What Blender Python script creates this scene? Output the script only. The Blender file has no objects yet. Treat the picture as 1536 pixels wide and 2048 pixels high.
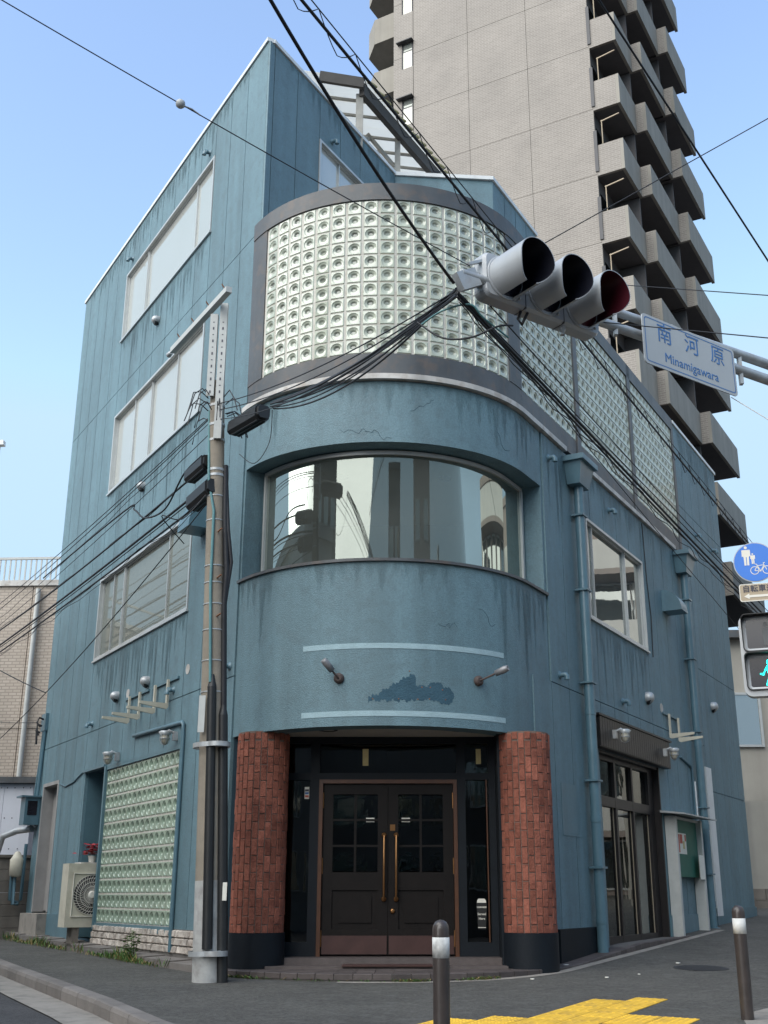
import bpy, math, random
from math import sin, cos, pi, radians, sqrt, atan2
from mathutils import Vector, Matrix
random.seed(7)
scene = bpy.context.scene
COL = scene.collection

# ------------------------------------------------------------------ camera
cam_d = bpy.data.cameras.new('camera')
cam = bpy.data.objects.new('camera', cam_d); COL.objects.link(cam)
cam.location = (0, 0, .87)
cam.rotation_euler = (radians(90 + 18.706), 0, 0)
cam_d.sensor_fit = 'VERTICAL'; cam_d.sensor_height = 36; cam_d.sensor_width = 27
cam_d.lens = 36 * 2265.2 / 2048
cam_d.shift_x = -29 / 2048
cam_d.clip_end = 3000
scene.camera = cam
scene.render.resolution_x = 768; scene.render.resolution_y = 1024

# ------------------------------------------------------------------ sky and sun
SUN_EL = radians(36); SUN_AZ = radians(-132)          # azimuth from +Y, clockwise
w = bpy.data.worlds.new('World'); scene.world = w; w.use_nodes = True
nt = w.node_tree
sky = nt.nodes.new('ShaderNodeTexSky'); sky.sky_type = 'NISHITA'; sky.sun_disc = False
sky.sun_elevation = SUN_EL; sky.sun_rotation = SUN_AZ
sky.air_density = 1.0; sky.dust_density = 1.5; sky.ozone_density = .5
cap = nt.nodes.new('ShaderNodeMix'); cap.data_type = 'RGBA'; cap.blend_type = 'DARKEN'; cap.inputs['Factor'].default_value = 1; cap.clamp_result = False
cap.inputs['B'].default_value = (1.42, 2.0, 2.6, 1)             # thin even overcast: no part of the sky brighter than this
nt.links.new(sky.outputs[0], cap.inputs['A']); nt.links.new(cap.outputs['Result'], nt.nodes['Background'].inputs[0])
nt.nodes['Background'].inputs[1].default_value = .108
sun_d = bpy.data.lights.new('sun', 'SUN'); sun_d.energy = 1.5; sun_d.angle = radians(75); sun_d.color = (1, .96, .9)
sun = bpy.data.objects.new('sun', sun_d); COL.objects.link(sun)
sd = Vector((sin(SUN_AZ) * cos(SUN_EL), cos(SUN_AZ) * cos(SUN_EL), sin(SUN_EL)))
sun.rotation_euler = sd.to_track_quat('Z', 'Y').to_euler(); sun.location = sd * 60
vs = scene.view_settings
vs.view_transform = 'Standard'; vs.look = 'None'; vs.gamma = 1; vs.use_curve_mapping = False
vs.exposure = 1.95

# ------------------------------------------------------------------ materials
MATS = {}
def nodes_of(name):
    m = bpy.data.materials.new(name); m.use_nodes = True
    return m, m.node_tree.nodes, m.node_tree.links, m.node_tree.nodes['Principled BSDF']
def mat(name, col, rough=.6, var=.12, scale=3.0, bump=0.0, bscale=90, metal=0.0, spec=.5, streak=0.0, rnd=0.0, dirt=None, dirt_amt=0.0, coat=0.0, emit=0.0, grain=0.0, gscale=26):
    """plain painted / mineral / metal surface with world-space noise in colour, streaks running down and fine relief"""
    m, N, Lk, b = nodes_of(name)
    b.inputs['Roughness'].default_value = rough; b.inputs['Metallic'].default_value = metal
    b.inputs['Specular IOR Level'].default_value = spec; b.inputs['Coat Weight'].default_value = coat
    geo = N.new('ShaderNodeNewGeometry')
    n1 = N.new('ShaderNodeTexNoise'); n1.inputs['Scale'].default_value = scale; n1.inputs['Detail'].default_value = 6; n1.inputs['Roughness'].default_value = .62
    Lk.new(geo.outputs['Position'], n1.inputs['Vector'])
    mr = N.new('ShaderNodeMapRange'); mr.inputs['From Min'].default_value = .25; mr.inputs['From Max'].default_value = .75
    mr.inputs['To Min'].default_value = 1 - var; mr.inputs['To Max'].default_value = 1 + var
    Lk.new(n1.outputs['Fac'], mr.inputs['Value'])
    fac = mr.outputs[0]
    def mul(a, bb):
        x = N.new('ShaderNodeMath'); x.operation = 'MULTIPLY'; Lk.new(a, x.inputs[0]); Lk.new(bb, x.inputs[1]); return x.outputs[0]
    if streak:
        mp = N.new('ShaderNodeMapping'); mp.inputs['Scale'].default_value = (2.8, 2.8, .12)
        Lk.new(geo.outputs['Position'], mp.inputs['Vector'])
        n2 = N.new('ShaderNodeTexNoise'); n2.inputs['Scale'].default_value = 1.0; n2.inputs['Detail'].default_value = 2.5; n2.inputs['Roughness'].default_value = .6
        Lk.new(mp.outputs[0], n2.inputs['Vector'])
        m2 = N.new('ShaderNodeMapRange'); m2.inputs['From Min'].default_value = .3; m2.inputs['From Max'].default_value = .62
        m2.inputs['To Min'].default_value = 1 - streak; m2.inputs['To Max'].default_value = 1.04
        Lk.new(n2.outputs['Fac'], m2.inputs['Value']); fac = mul(fac, m2.outputs[0])
    if grain:
        ng_ = N.new('ShaderNodeTexNoise'); ng_.inputs['Scale'].default_value = gscale; ng_.inputs['Detail'].default_value = 4; ng_.inputs['Roughness'].default_value = .7
        Lk.new(geo.outputs['Position'], ng_.inputs['Vector'])
        mg = N.new('ShaderNodeMapRange'); mg.inputs['From Min'].default_value = .3; mg.inputs['From Max'].default_value = .7; mg.inputs['To Min'].default_value = 1 - grain; mg.inputs['To Max'].default_value = 1 + grain
        Lk.new(ng_.outputs['Fac'], mg.inputs['Value']); fac = mul(fac, mg.outputs[0])
    if rnd:
        oi = N.new('ShaderNodeObjectInfo')
        m3 = N.new('ShaderNodeMapRange'); m3.inputs['To Min'].default_value = 1 - rnd; m3.inputs['To Max'].default_value = 1 + rnd
        Lk.new(oi.outputs['Random'], m3.inputs['Value']); fac = mul(fac, m3.outputs[0])
    cr = N.new('ShaderNodeMix'); cr.data_type = 'RGBA'; cr.blend_type = 'MULTIPLY'; cr.inputs['Factor'].default_value = 1
    cr.inputs['A'].default_value = (*col, 1)
    cc = N.new('ShaderNodeCombineColor')
    for i in range(3): Lk.new(fac, cc.inputs[i])
    Lk.new(cc.outputs[0], cr.inputs['B'])
    out = cr.outputs['Result']
    if dirt:
        nd = N.new('ShaderNodeTexNoise'); nd.inputs['Scale'].default_value = 7; nd.inputs['Detail'].default_value = 8
        Lk.new(geo.outputs['Position'], nd.inputs['Vector'])
        md = N.new('ShaderNodeMapRange'); md.inputs['From Min'].default_value = .5; md.inputs['From Max'].default_value = .68; md.inputs['To Max'].default_value = dirt_amt
        Lk.new(nd.outputs['Fac'], md.inputs['Value'])
        mx = N.new('ShaderNodeMix'); mx.data_type = 'RGBA'; Lk.new(md.outputs[0], mx.inputs['Factor']); Lk.new(out, mx.inputs['A']); mx.inputs['B'].default_value = (*dirt, 1)
        out = mx.outputs['Result']
    Lk.new(out, b.inputs['Base Color'])
    if bump:
        nb = N.new('ShaderNodeTexNoise'); nb.inputs['Scale'].default_value = bscale; nb.inputs['Detail'].default_value = 3
        Lk.new(geo.outputs['Position'], nb.inputs['Vector'])
        bp_ = N.new('ShaderNodeBump'); bp_.inputs['Strength'].default_value = bump; bp_.inputs['Distance'].default_value = .02
        Lk.new(nb.outputs['Fac'], bp_.inputs['Height']); Lk.new(bp_.outputs[0], b.inputs['Normal'])
    if emit:
        b.inputs['Emission Color'].default_value = (*col, 1); b.inputs['Emission Strength'].default_value = emit
    MATS[name] = m; return m
def tile_mat(name, c1, c2, mortar, sx, sz, axis, rough=.6):
    """small facade tiles too far away to tell apart; axis = horizontal direction of the face"""
    m, N, Lk, b = nodes_of(name); b.inputs['Roughness'].default_value = rough
    geo = N.new('ShaderNodeNewGeometry')
    dt = N.new('ShaderNodeVectorMath'); dt.operation = 'DOT_PRODUCT'; dt.inputs[1].default_value = (axis[0], axis[1], 0)
    Lk.new(geo.outputs['Position'], dt.inputs[0])
    sp = N.new('ShaderNodeSeparateXYZ'); Lk.new(geo.outputs['Position'], sp.inputs[0])
    cb = N.new('ShaderNodeCombineXYZ'); Lk.new(dt.outputs['Value'], cb.inputs[0]); Lk.new(sp.outputs['Z'], cb.inputs[1])
    br = N.new('ShaderNodeTexBrick'); br.inputs['Scale'].default_value = 1
    br.inputs['Brick Width'].default_value = sx; br.inputs['Row Height'].default_value = sz
    br.inputs['Mortar Size'].default_value = .012; br.inputs['Mortar Smooth'].default_value = .2
    br.inputs['Color1'].default_value = (*c1, 1); br.inputs['Color2'].default_value = (*c2, 1); br.inputs['Mortar'].default_value = (*mortar, 1)
    Lk.new(cb.outputs[0], br.inputs['Vector'])
    n1 = N.new('ShaderNodeTexNoise'); n1.inputs['Scale'].default_value = .6; n1.inputs['Detail'].default_value = 6
    Lk.new(geo.outputs['Position'], n1.inputs['Vector'])
    mr = N.new('ShaderNodeMapRange'); mr.inputs['From Min'].default_value = .3; mr.inputs['From Max'].default_value = .7; mr.inputs['To Min'].default_value = .88; mr.inputs['To Max'].default_value = 1.08
    Lk.new(n1.outputs['Fac'], mr.inputs['Value'])
    cc = N.new('ShaderNodeCombineColor')
    for i in range(3): Lk.new(mr.outputs[0], cc.inputs[i])
    cr = N.new('ShaderNodeMix'); cr.data_type = 'RGBA'; cr.blend_type = 'MULTIPLY'; cr.inputs['Factor'].default_value = 1
    Lk.new(br.outputs['Color'], cr.inputs['A']); Lk.new(cc.outputs[0], cr.inputs['B']); Lk.new(cr.outputs['Result'], b.inputs['Base Color'])
    MATS[name] = m; return m
def glass_mat(name, tint, refl=.3, rough=.02, through=True, back=(.1, .1, .1), gc=(.93, .96, .95), haze=0.0):
    """window pane: mirror reflection growing at grazing angles over a see-through (or blind-backed) pane"""
    m, N, Lk, b = nodes_of(name); N.remove(b)
    out = N['Material Output']
    lw = N.new('ShaderNodeLayerWeight'); lw.inputs['Blend'].default_value = .35
    mr = N.new('ShaderNodeMapRange'); mr.inputs['To Min'].default_value = refl; mr.inputs['To Max'].default_value = .95
    Lk.new(lw.outputs['Fresnel'], mr.inputs['Value'])
    gl = N.new('ShaderNodeBsdfGlossy'); gl.inputs['Roughness'].default_value = rough; gl.inputs['Color'].default_value = (*gc, 1)
    n = N.new('ShaderNodeTexNoise'); n.inputs['Scale'].default_value = 1.6
    bp_ = N.new('ShaderNodeBump'); bp_.inputs['Strength'].default_value = .03; bp_.inputs['Distance'].default_value = .05
    Lk.new(n.outputs['Fac'], bp_.inputs['Height']); Lk.new(bp_.outputs[0], gl.inputs['Normal'])
    if through:
        tr = N.new('ShaderNodeBsdfTransparent'); tr.inputs['Color'].default_value = (*tint, 1)
    else:
        tr = N.new('ShaderNodeBsdfDiffuse'); tr.inputs['Color'].default_value = (*back, 1)
    mx = N.new('ShaderNodeMixShader'); Lk.new(mr.outputs[0], mx.inputs[0]); Lk.new(tr.outputs[0], mx.inputs[1]); Lk.new(gl.outputs[0], mx.inputs[2])
    if haze:                                      # film of dust on the pane
        df = N.new('ShaderNodeBsdfDiffuse'); df.inputs['Color'].default_value = (.24, .26, .235, 1)
        ge = N.new('ShaderNodeNewGeometry'); nh = N.new('ShaderNodeTexNoise'); nh.inputs['Scale'].default_value = 1.3; nh.inputs['Detail'].default_value = 6; Lk.new(ge.outputs['Position'], nh.inputs['Vector'])
        mh_ = N.new('ShaderNodeMapRange'); mh_.inputs['From Min'].default_value = .3; mh_.inputs['From Max'].default_value = .7; mh_.inputs['To Min'].default_value = haze * .6; mh_.inputs['To Max'].default_value = haze * 1.4; Lk.new(nh.outputs['Fac'], mh_.inputs['Value'])
        mz = N.new('ShaderNodeMixShader'); Lk.new(mh_.outputs[0], mz.inputs[0]); Lk.new(mx.outputs[0], mz.inputs[1]); Lk.new(df.outputs[0], mz.inputs[2]); mx = mz
    Lk.new(mx.outputs[0], out.inputs['Surface']); MATS[name] = m; return m

BLUE = (.112, .198, .232)
mat('stucco', BLUE, 6e-1, .13, .8, .45, 85, streak=.22, spec=.7, dirt=(.06, .09, .105), dirt_amt=.25, grain=.16, gscale=45)
mat('stucco_joint', (.04, .075, .1), .9, .1, spec=.2)
mat('blue_paint', (.093, .172, .206), .45, .12, 5, .1, 30, streak=.15)
mat('navy', (.005, .008, .012), .6, .25, 4, .1, 30, spec=.25)
mat('pale_stripe', (.30, .42, .46), .8, .1, 8, .3, 55)
mat('white_metal', (.68, .69, .68), .45, .08, 6, streak=.12)
mat('alu', (.50, .51, .50), .38, .08, 6, metal=.35, streak=.12)
mat('frame_grey', (.075, .08, .085), .5, .16, 3, .1, 20, streak=.25, dirt=(.2, .12, .07), dirt_amt=.25)
mat('flash', (.52, .50, .47), .5, .12, 3, streak=.35, dirt=(.25, .19, .14), dirt_amt=.5)
mat('mortar_white', (.52, .50, .45), .8, .12, 9, .2, 60, dirt=(.35, .30, .24), dirt_amt=.5)
mat('glass_block', (.43, .46, .375), .16, .14, 4, spec=.7, rnd=.07, coat=.3)
mat('glass_block_green', (.24, .31, .24), .2, .14, 4, spec=.6, rnd=.08, coat=.25)
mat('glass_block_dish', (.29, .31, .26), .12, .25, 5, spec=.7, rnd=.3)  # dark interior refracted by the glass is painted into this darker dish colour
mat('glass_block_green_dish', (.20, .265, .205), .2, .2, 5, spec=.6, rnd=.2)  # green blocks: refracted dark interior painted into the dish colour too
mat('door_grey', (.30, .29, .28), .5, .12, 4, streak=.2)
mat('spot_dark', (.07, .05, .045), .7, .3, 12)
mat('spot_head', (.22, .22, .23), .45, .2, 12, metal=.3)
mat('block_core', (.08, .09, .085), .8, .2, 3)
mat('brick', (.24, .085, .057), .88, .3, 18, .6, 60, spec=.25, rnd=.28, dirt=(.11, .035, .025), dirt_amt=.6)
mat('brick_mortar', (.15, .11, .09), .9, .2, 20, .3, 60)
mat('soffit', (.42, .40, .36), .8, .1, 3)
mat('dark_wood', (.014, .011, .011), .45, .25, 6)
mat('door_wood', (.0075, .0052, .0045), .5, .3, 8, .05, 40, spec=.2)
mat('trim_wood', (.08, .03, .012), .4, .25, 10)
mat('kick_plate', (.062, .03, .026), .35, .2, 6)
mat('brass', (.34, .17, .07), .3, .15, 20, metal=.9)
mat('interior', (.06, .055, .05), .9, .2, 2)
mat('interior_light', (.35, .34, .31), .9, .1, 2)
mat('ceiling_tile', (.5, .49, .45), .9, .05, 2)
mat('paper', (.72, .70, .62), .8, .08, 20)
mat('paper_yellow', (.55, .45, .22), .8, .1, 20)
mat('poster_red', (.5, .12, .08), .7, .3, 30)
mat('sticker_black', (.01, .01, .01), .5, .1)
mat('cream', (.75, .72, .64), .6, .05)
mat('board_green', (.02, .12, .085), .6, .15, 5)
mat('stone_white', (.47, .42, .37), .85, .25, 12, .6, 40, rnd=.22, dirt=(.25, .2, .17), dirt_amt=.6)
mat('mortar_dark', (.13, .12, .11), .95, .2, 20)
mat('asphalt', (.082, .078, .069), .92, .28, .9, .9, 120, dirt=(.13, .126, .115), dirt_amt=.5, grain=.5, gscale=30)
mat('asphalt_road', (.06, .058, .06), .92, .2, 1.5, .8, 120, grain=.45, gscale=30)
mat('concrete', (.26, .235, .205), .9, .2, 3, .4, 60, dirt=(.12, .11, .1), dirt_amt=.5)
mat('kerb_concrete', (.17, .152, .138), .9, .22, 3, .5, 60, rnd=.12)
mat('step_tile', (.075, .06, .056), .7, .22, 8, .15, 50, rnd=.25)
mat('yellow_tile', (.72, .43, .035), .75, .14, 5, .2, 60, rnd=.08, dirt=(.38, .23, .05), dirt_amt=.5)
mat('pole_concrete', (.26, .225, .18), .9, .16, 5, .3, 60, streak=.2)
mat('pole_paint', (.36, .36, .35), .8, .18, 8, .2, 40, dirt=(.2, .19, .18), dirt_amt=.6)
mat('black_plastic', (.012, .013, .014), .5, .3, 6)
mat('cable_black', (.012, .013, .017), .6, .2, 8)
mat('cable_green', (.09, .22, .23), .5, .15, 8)
mat('galv', (.42, .44, .45), .45, .15, 9, metal=.4, dirt=(.3, .2, .13), dirt_amt=.3)
mat('rust', (.2, .09, .045), .8, .3, 12)
mat('rail_white', (.46, .47, .45), .5, .1, 6)
mat('signal_white', (.38, .40, .42), .35, .08, 5, coat=.2, dirt=(.4, .4, .38), dirt_amt=.3)
mat('signal_dark', (.006, .007, .014), .45, .2)
mat('signal_red', (.05, .006, .012), .4, .2)
mat('red_tag', (.6, .04, .03), .5, .1)
mat('sign_white', (.42, .44, .45), .45, .05, 4)
mat('sign_blue', (.05, .15, .36), .45, .05)
mat('sign_bright_blue', (.01, .16, .62), .4, .05)
mat('ink', (.05, .05, .07), .6, .05)
mat('signal_green_lit', (.0, .75, .62), .4, 0, emit=1.6)
mat('lens_dark', (.012, .012, .02), .2, .3)
mat('bollard_brown', (.042, .033, .03), .4, .25, 10, coat=.2)
mat('bollard_band', (.58, .58, .56), .6, .1, 20, dirt=(.12, .12, .12), dirt_amt=.9)
mat('ac_beige', (.50, .47, .38), .55, .1, 5, dirt=(.3, .26, .2), dirt_amt=.3)
mat('ac_dark', (.02, .02, .02), .6, .1)
mat('tower_parapet', (.25, .232, .20), .85, .12, .8, streak=.12)
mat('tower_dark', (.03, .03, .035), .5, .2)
mat('tower_soffit_shade', (.085, .08, .08), .9, .1)  # balcony undersides and recesses: their shade is put into this dark colour
mat('beige_trim', (.42, .34, .24), .6, .1)
mat('corrugated', (.62, .60, .55), .6, .12, 4, streak=.15)
mat('grey_wood', (.34, .33, .30), .85, .2, 6, streak=.2)
mat('roof_dark', (.06, .055, .05), .8, .2, 5)
mat('moss_yellow', (.32, .29, .15), .9, .3, 10)
mat('shed_white', (.62, .63, .68), .5, .06, 2, streak=.08)
mat('block_concrete', (.19, .165, .14), .95, .2, 4, .4, 50, streak=.3, rnd=.1)
mat('turquoise', (.03, .33, .33), .5, .15, 5)
mat('leaf', (.075, .15, .035), .6, .35, 9, spec=.3)
mat('leaf_dry', (.26, .19, .07), .7, .3, 9)
mat('petal', (.35, .03, .04), .6, .3, 20)
mat('iron', (.035, .034, .034), .7, .2, 10, .3, 60)
mat('lamp_glass', (.4, .37, .3), .15, .1, spec=.6)
mat('pipe_blue', (.083, .160, .20), .4, .14, 4, streak=.15, coat=.15)
mat('boundary_wall', (.36, .335, .29), .85, .1, 1.5, streak=.15)
mat('white_wall', (.6, .58, .54), .8, .08, 1)
m, N, Lk, b = nodes_of('sheet_translucent'); N.remove(b)
d_ = N.new('ShaderNodeBsdfDiffuse'); d_.inputs['Color'].default_value = (.7, .68, .62, 1); t_ = N.new('ShaderNodeBsdfTranslucent'); t_.inputs['Color'].default_value = (.85, .83, .76, 1)
nz = N.new('ShaderNodeTexNoise'); nz.inputs['Scale'].default_value = 3; mx = N.new('ShaderNodeMixShader'); mrr = N.new('ShaderNodeMapRange'); mrr.inputs['To Min'].default_value = .45; mrr.inputs['To Max'].default_value = .95
Lk.new(nz.outputs['Fac'], mrr.inputs['Value']); Lk.new(mrr.outputs[0], mx.inputs[0]); Lk.new(d_.outputs[0], mx.inputs[1]); Lk.new(t_.outputs[0], mx.inputs[2]); Lk.new(mx.outputs[0], N['Material Output'].inputs['Surface']); MATS['sheet_translucent'] = m
glass_mat('pane_upper', (.8, .85, .85), .24, .02, False, (.48, .485, .46), (.85, .87, .85), haze=.1)
glass_mat('pane_mid', (.5, .56, .56), .30, .015, False, (.22, .23, .21), (.5, .52, .48), haze=.25)
glass_mat('pane_curved', (.5, .55, .5), .30, .018, True, gc=(.40, .44, .40), haze=.2)
glass_mat('pane_dark', (.3, .33, .33), .06, .01, True, gc=(.6, .62, .6))
glass_mat('pane_side', (.3, .32, .32), .42, .012, False, (.05, .055, .055), (.72, .74, .71), haze=.1)
glass_mat('pane_shop', (.4, .42, .4), .14, .01, True)

# ------------------------------------------------------------------ mesh helpers
V = Vector
class MB:
    def __init__(s): s.v = []; s.f = []; s.sm = []; s.mi = None
    def add(s, vs_, fs, smooth=False):
        o = len(s.v); s.v += [tuple(p) for p in vs_]
        s.f += [tuple(i + o for i in f) for f in fs]; s.sm += [smooth] * len(fs); return s
    def hexa(s, p):            # 8 points: bottom 0-3, top 4-7
        return s.add(p, [(3, 2, 1, 0), (4, 5, 6, 7), (0, 1, 5, 4), (1, 2, 6, 5), (2, 3, 7, 6), (3, 0, 4, 7)])
    def box(s, x0, x1, y0, y1, z0, z1):
        return s.hexa([(x0, y0, z0), (x1, y0, z0), (x1, y1, z0), (x0, y1, z0), (x0, y0, z1), (x1, y0, z1), (x1, y1, z1), (x0, y1, z1)])
    def bar(s, a, b, wx, wz, up=(0, 0, 1)):   # rectangular bar from a to b
        a, b = V(a), V(b); d = (b - a).normalized(); up = V(up)
        if abs(d.dot(up)) > .98: up = V((1, 0, 0))
        x = d.cross(up).normalized(); y = x.cross(d).normalized()
        p = [q + x * sx * wx / 2 + y * sy * wz / 2 for q in (a, b) for sx, sy in ((-1, -1), (1, -1), (1, 1), (-1, 1))]
        return s.hexa(p)
    def cyl(s, a, b, r0, r1=None, n=14, caps=True):
        a, b = V(a), V(b); r1 = r0 if r1 is None else r1
        d = (b - a).normalized(); up = V((0, 0, 1)) if abs(d.z) < .95 else V((1, 0, 0))
        x = d.cross(up).normalized(); y = x.cross(d)
        vs_ = [a + (x * cos(t) + y * sin(t)) * r0 for t in [2 * pi * i / n for i in range(n)]] + [b + (x * cos(t) + y * sin(t)) * r1 for t in [2 * pi * i / n for i in range(n)]]
        s.add(vs_, [(i, (i + 1) % n, n + (i + 1) % n, n + i) for i in range(n)], True)
        if caps: s.add(vs_, [tuple(range(n))[::-1], tuple(range(n, 2 * n))])
        return s
    def tube(s, pts, r, n=6, caps=True):
        pts = [V(p) for p in pts]; rings = []
        up = V((0, 0, 1))
        for i, p in enumerate(pts):
            d = (pts[min(i + 1, len(pts) - 1)] - pts[max(i - 1, 0)]).normalized()
            u_ = up if abs(d.dot(up)) < .97 else V((1, 0, 0))
            x = d.cross(u_).normalized(); y = x.cross(d)
            rr = r[i] if isinstance(r, (list, tuple)) else r
            rings.append([p + (x * cos(t) + y * sin(t)) * rr for t in [2 * pi * k / n for k in range(n)]])
        vs_ = [q for g in rings for q in g]; fs = []
        for i in range(len(pts) - 1):
            fs += [(i * n + k, i * n + (k + 1) % n, (i + 1) * n + (k + 1) % n, (i + 1) * n + k) for k in range(n)]
        s.add(vs_, fs, True)
        if caps: s.add(rings[0] + rings[-1], [tuple(range(n))[::-1], tuple(range(n, 2 * n))])
        return s
    def lathe(s, base, axis, prof, n=20):     # prof: (distance along axis, radius)
        base = V(base); d = V(axis).normalized(); up = V((0, 0, 1)) if abs(d.z) < .95 else V((1, 0, 0))
        x = d.cross(up).normalized(); y = x.cross(d)
        vs_ = [base + d * h + (x * cos(2 * pi * k / n) + y * sin(2 * pi * k / n)) * r for h, r in prof for k in range(n)]
        fs = []
        for i in range(len(prof) - 1):
            fs += [(i * n + k, i * n + (k + 1) % n, (i + 1) * n + (k + 1) % n, (i + 1) * n + k) for k in range(n)]
        s.add(vs_, fs, True); m = len(prof) - 1
        s.add([vs_[k] for k in range(n)] + [vs_[m * n + k] for k in range(n)], [tuple(range(n))[::-1], tuple(range(n, 2 * n))])
        return s
    def prism(s, poly, vec):   # planar polygon (3D points) extruded by vec
        n = len(poly); vec = V(vec)
        vs_ = [V(p) for p in poly] + [V(p) + vec for p in poly]
        return s.add(vs_, [tuple(range(n))[::-1], tuple(range(n, 2 * n))] + [(i, (i + 1) % n, n + (i + 1) % n, n + i) for i in range(n)])
    def mesh(s, name):
        m = bpy.data.meshes.new(name); m.from_pydata(s.v, [], s.f); m.update()
        m.polygons.foreach_set('use_smooth', s.sm)
        if s.mi: m.polygons.foreach_set('material_index', s.mi)
        return m
    def build(s, name, material, parent=None, fix=True):
        m = s.mesh(name)
        if fix:
            import bmesh
            bm = bmesh.new(); bm.from_mesh(m); bmesh.ops.recalc_face_normals(bm, faces=bm.faces); bm.to_mesh(m); bm.free()
        return place(name, m, material, parent)
ROOTS = {}
def place(name, mesh, material, parent=None, mw=None, label=None):
    o = bpy.data.objects.new(name, mesh); COL.objects.link(o)
    if material and not mesh.materials:
        mesh.materials.append(MATS[material])
        if material.startswith('glass_block'): mesh.materials.append(MATS[material + '_dish'])
    if parent is not None:
        o.parent = parent
        if parent in ROOTS: o.matrix_parent_inverse = Matrix.Translation(-ROOTS[parent])
        elif parent.matrix_basis != Matrix.Identity(4): o.matrix_parent_inverse = parent.matrix_basis.inverted()
    if mw is not None: o.matrix_basis = mw
    if label: o['label'] = label
    return o
def tag(o, label, cat, group=None):
    o['label'] = label; o['category'] = cat
    if group: o['group'] = group
    return o
def thing(name, loc, label, cat, group=None):
    o = bpy.data.objects.new(name, None); COL.objects.link(o); o.location = loc; o.empty_display_size = .2
    ROOTS[o] = V(loc); return tag(o, label, cat, group)
def struct(o): o['kind'] = 'structure'; return o
def text_mesh(s, size, bold=0.0, align='CENTER'):
    cu = bpy.data.curves.new('txt', 'FONT'); cu.body = s; cu.size = size; cu.align_x = align; cu.align_y = 'CENTER'; cu.extrude = .0015; cu.offset = bold; cu.resolution_u = 4
    ob = bpy.data.objects.new('txt', cu); COL.objects.link(ob)
    dg = bpy.context.evaluated_depsgraph_get(); dg.update()
    me = bpy.data.meshes.new_from_object(ob.evaluated_get(dg)); me.materials.clear()
    bpy.data.objects.remove(ob); return me
def basis(o, x, y, z):
    m = Matrix.Identity(4)
    for i, a in enumerate((x, y, z)):
        for k in range(3): m[k][i] = a[k]
    for k in range(3): m[k][3] = o[k]
    return m

# ------------------------------------------------------------------ plan of the corner building
A_L, A_R = radians(31.211), radians(28.896)
DL = V((-sin(A_L), cos(A_L), 0)); NL = V((-cos(A_L), -sin(A_L), 0))
DR = V((sin(A_R), cos(A_R), 0)); NR = V((cos(A_R), -sin(A_R), 0))
CC = V((-.2, 14.93, 0)); RAD = 2.107
TL = CC + NL * RAD; TR = CC + NR * RAD
ANG0, ANG1 = -(pi / 2 - A_L), (pi / 2 - A_R)
LARC = RAD * (ANG1 - ANG0)
class Frame:
    def __init__(s, o, d, n): s.o, s.d, s.n = o, d, n
    def p(s, u, d, z): q = s.o + s.d * u + s.n * d; return V((q.x, q.y, z))
    def box(s, mb, u0, u1, d0, d1, z0, z1):
        return mb.hexa([s.p(u0, d0, z0), s.p(u1, d0, z0), s.p(u1, d1, z0), s.p(u0, d1, z0), s.p(u0, d0, z1), s.p(u1, d0, z1), s.p(u1, d1, z1), s.p(u0, d1, z1)])
    def m(s, u, d, z): return basis(s.p(u, d, z), s.d, s.n, V((0, 0, 1)))
WL = Frame(TL, DL, NL); WR = Frame(TR, DR, NR)
P4 = WL.p(-.2, 0, 0); W4 = Frame(P4, DR, NR)
def bp(s, d, z):
    if s < 0: return WL.p(-s, d, z)
    if s > LARC: return WR.p(s - LARC, d, z)
    a = ANG0 + s / RAD
    return V((CC.x + (RAD + d) * sin(a), CC.y - (RAD + d) * cos(a), z))
def srange(s0, s1, step=.1):
    pts = {round(s0, 4), round(s1, 4)}
    for k in range(0, int(LARC / step) + 2):
        q = min(k * step, LARC)
        if s0 < q < s1: pts.add(round(q, 4))
    return sorted(pts)
def strip(mb, s0, s1, d0, d1, z0, z1, step=.1, smooth=True):
    ss = srange(s0, s1, step)
    for sel in ((d1, d1, z0, z1), (d0, d0, z1, z0), (d0, d1, z1, z1), (d1, d0, z0, z0)):
        da, db, za, zb = sel
        vs_ = [q for s in ss for q in (bp(s, da, za), bp(s, db, zb))]
        mb.add(vs_, [(2 * i, 2 * i + 2, 2 * i + 3, 2 * i + 1) for i in range(len(ss) - 1)], smooth)
    for s in (ss[0], ss[-1]):
        mb.add([bp(s, d0, z0), bp(s, d1, z0), bp(s, d1, z1), bp(s, d0, z1)], [(0, 1, 2, 3)])
    return mb
def sa(deg): return (radians(deg) - ANG0) * RAD     # arc position of a direction in degrees
def sstep(a, b, x): t = max(0, min(1, (x - a) / (b - a))); return t * t * (3 - 2 * t)
def g(x, y):                                        # height of the pavement
    if y < 12.6: return .03 + .026 * (max(y, -6) - 12.6)
    yy = min(y, 40)
    return .03 + (yy - 12.6) * (.011 + .031 * sstep(-2, 2, x))

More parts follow.
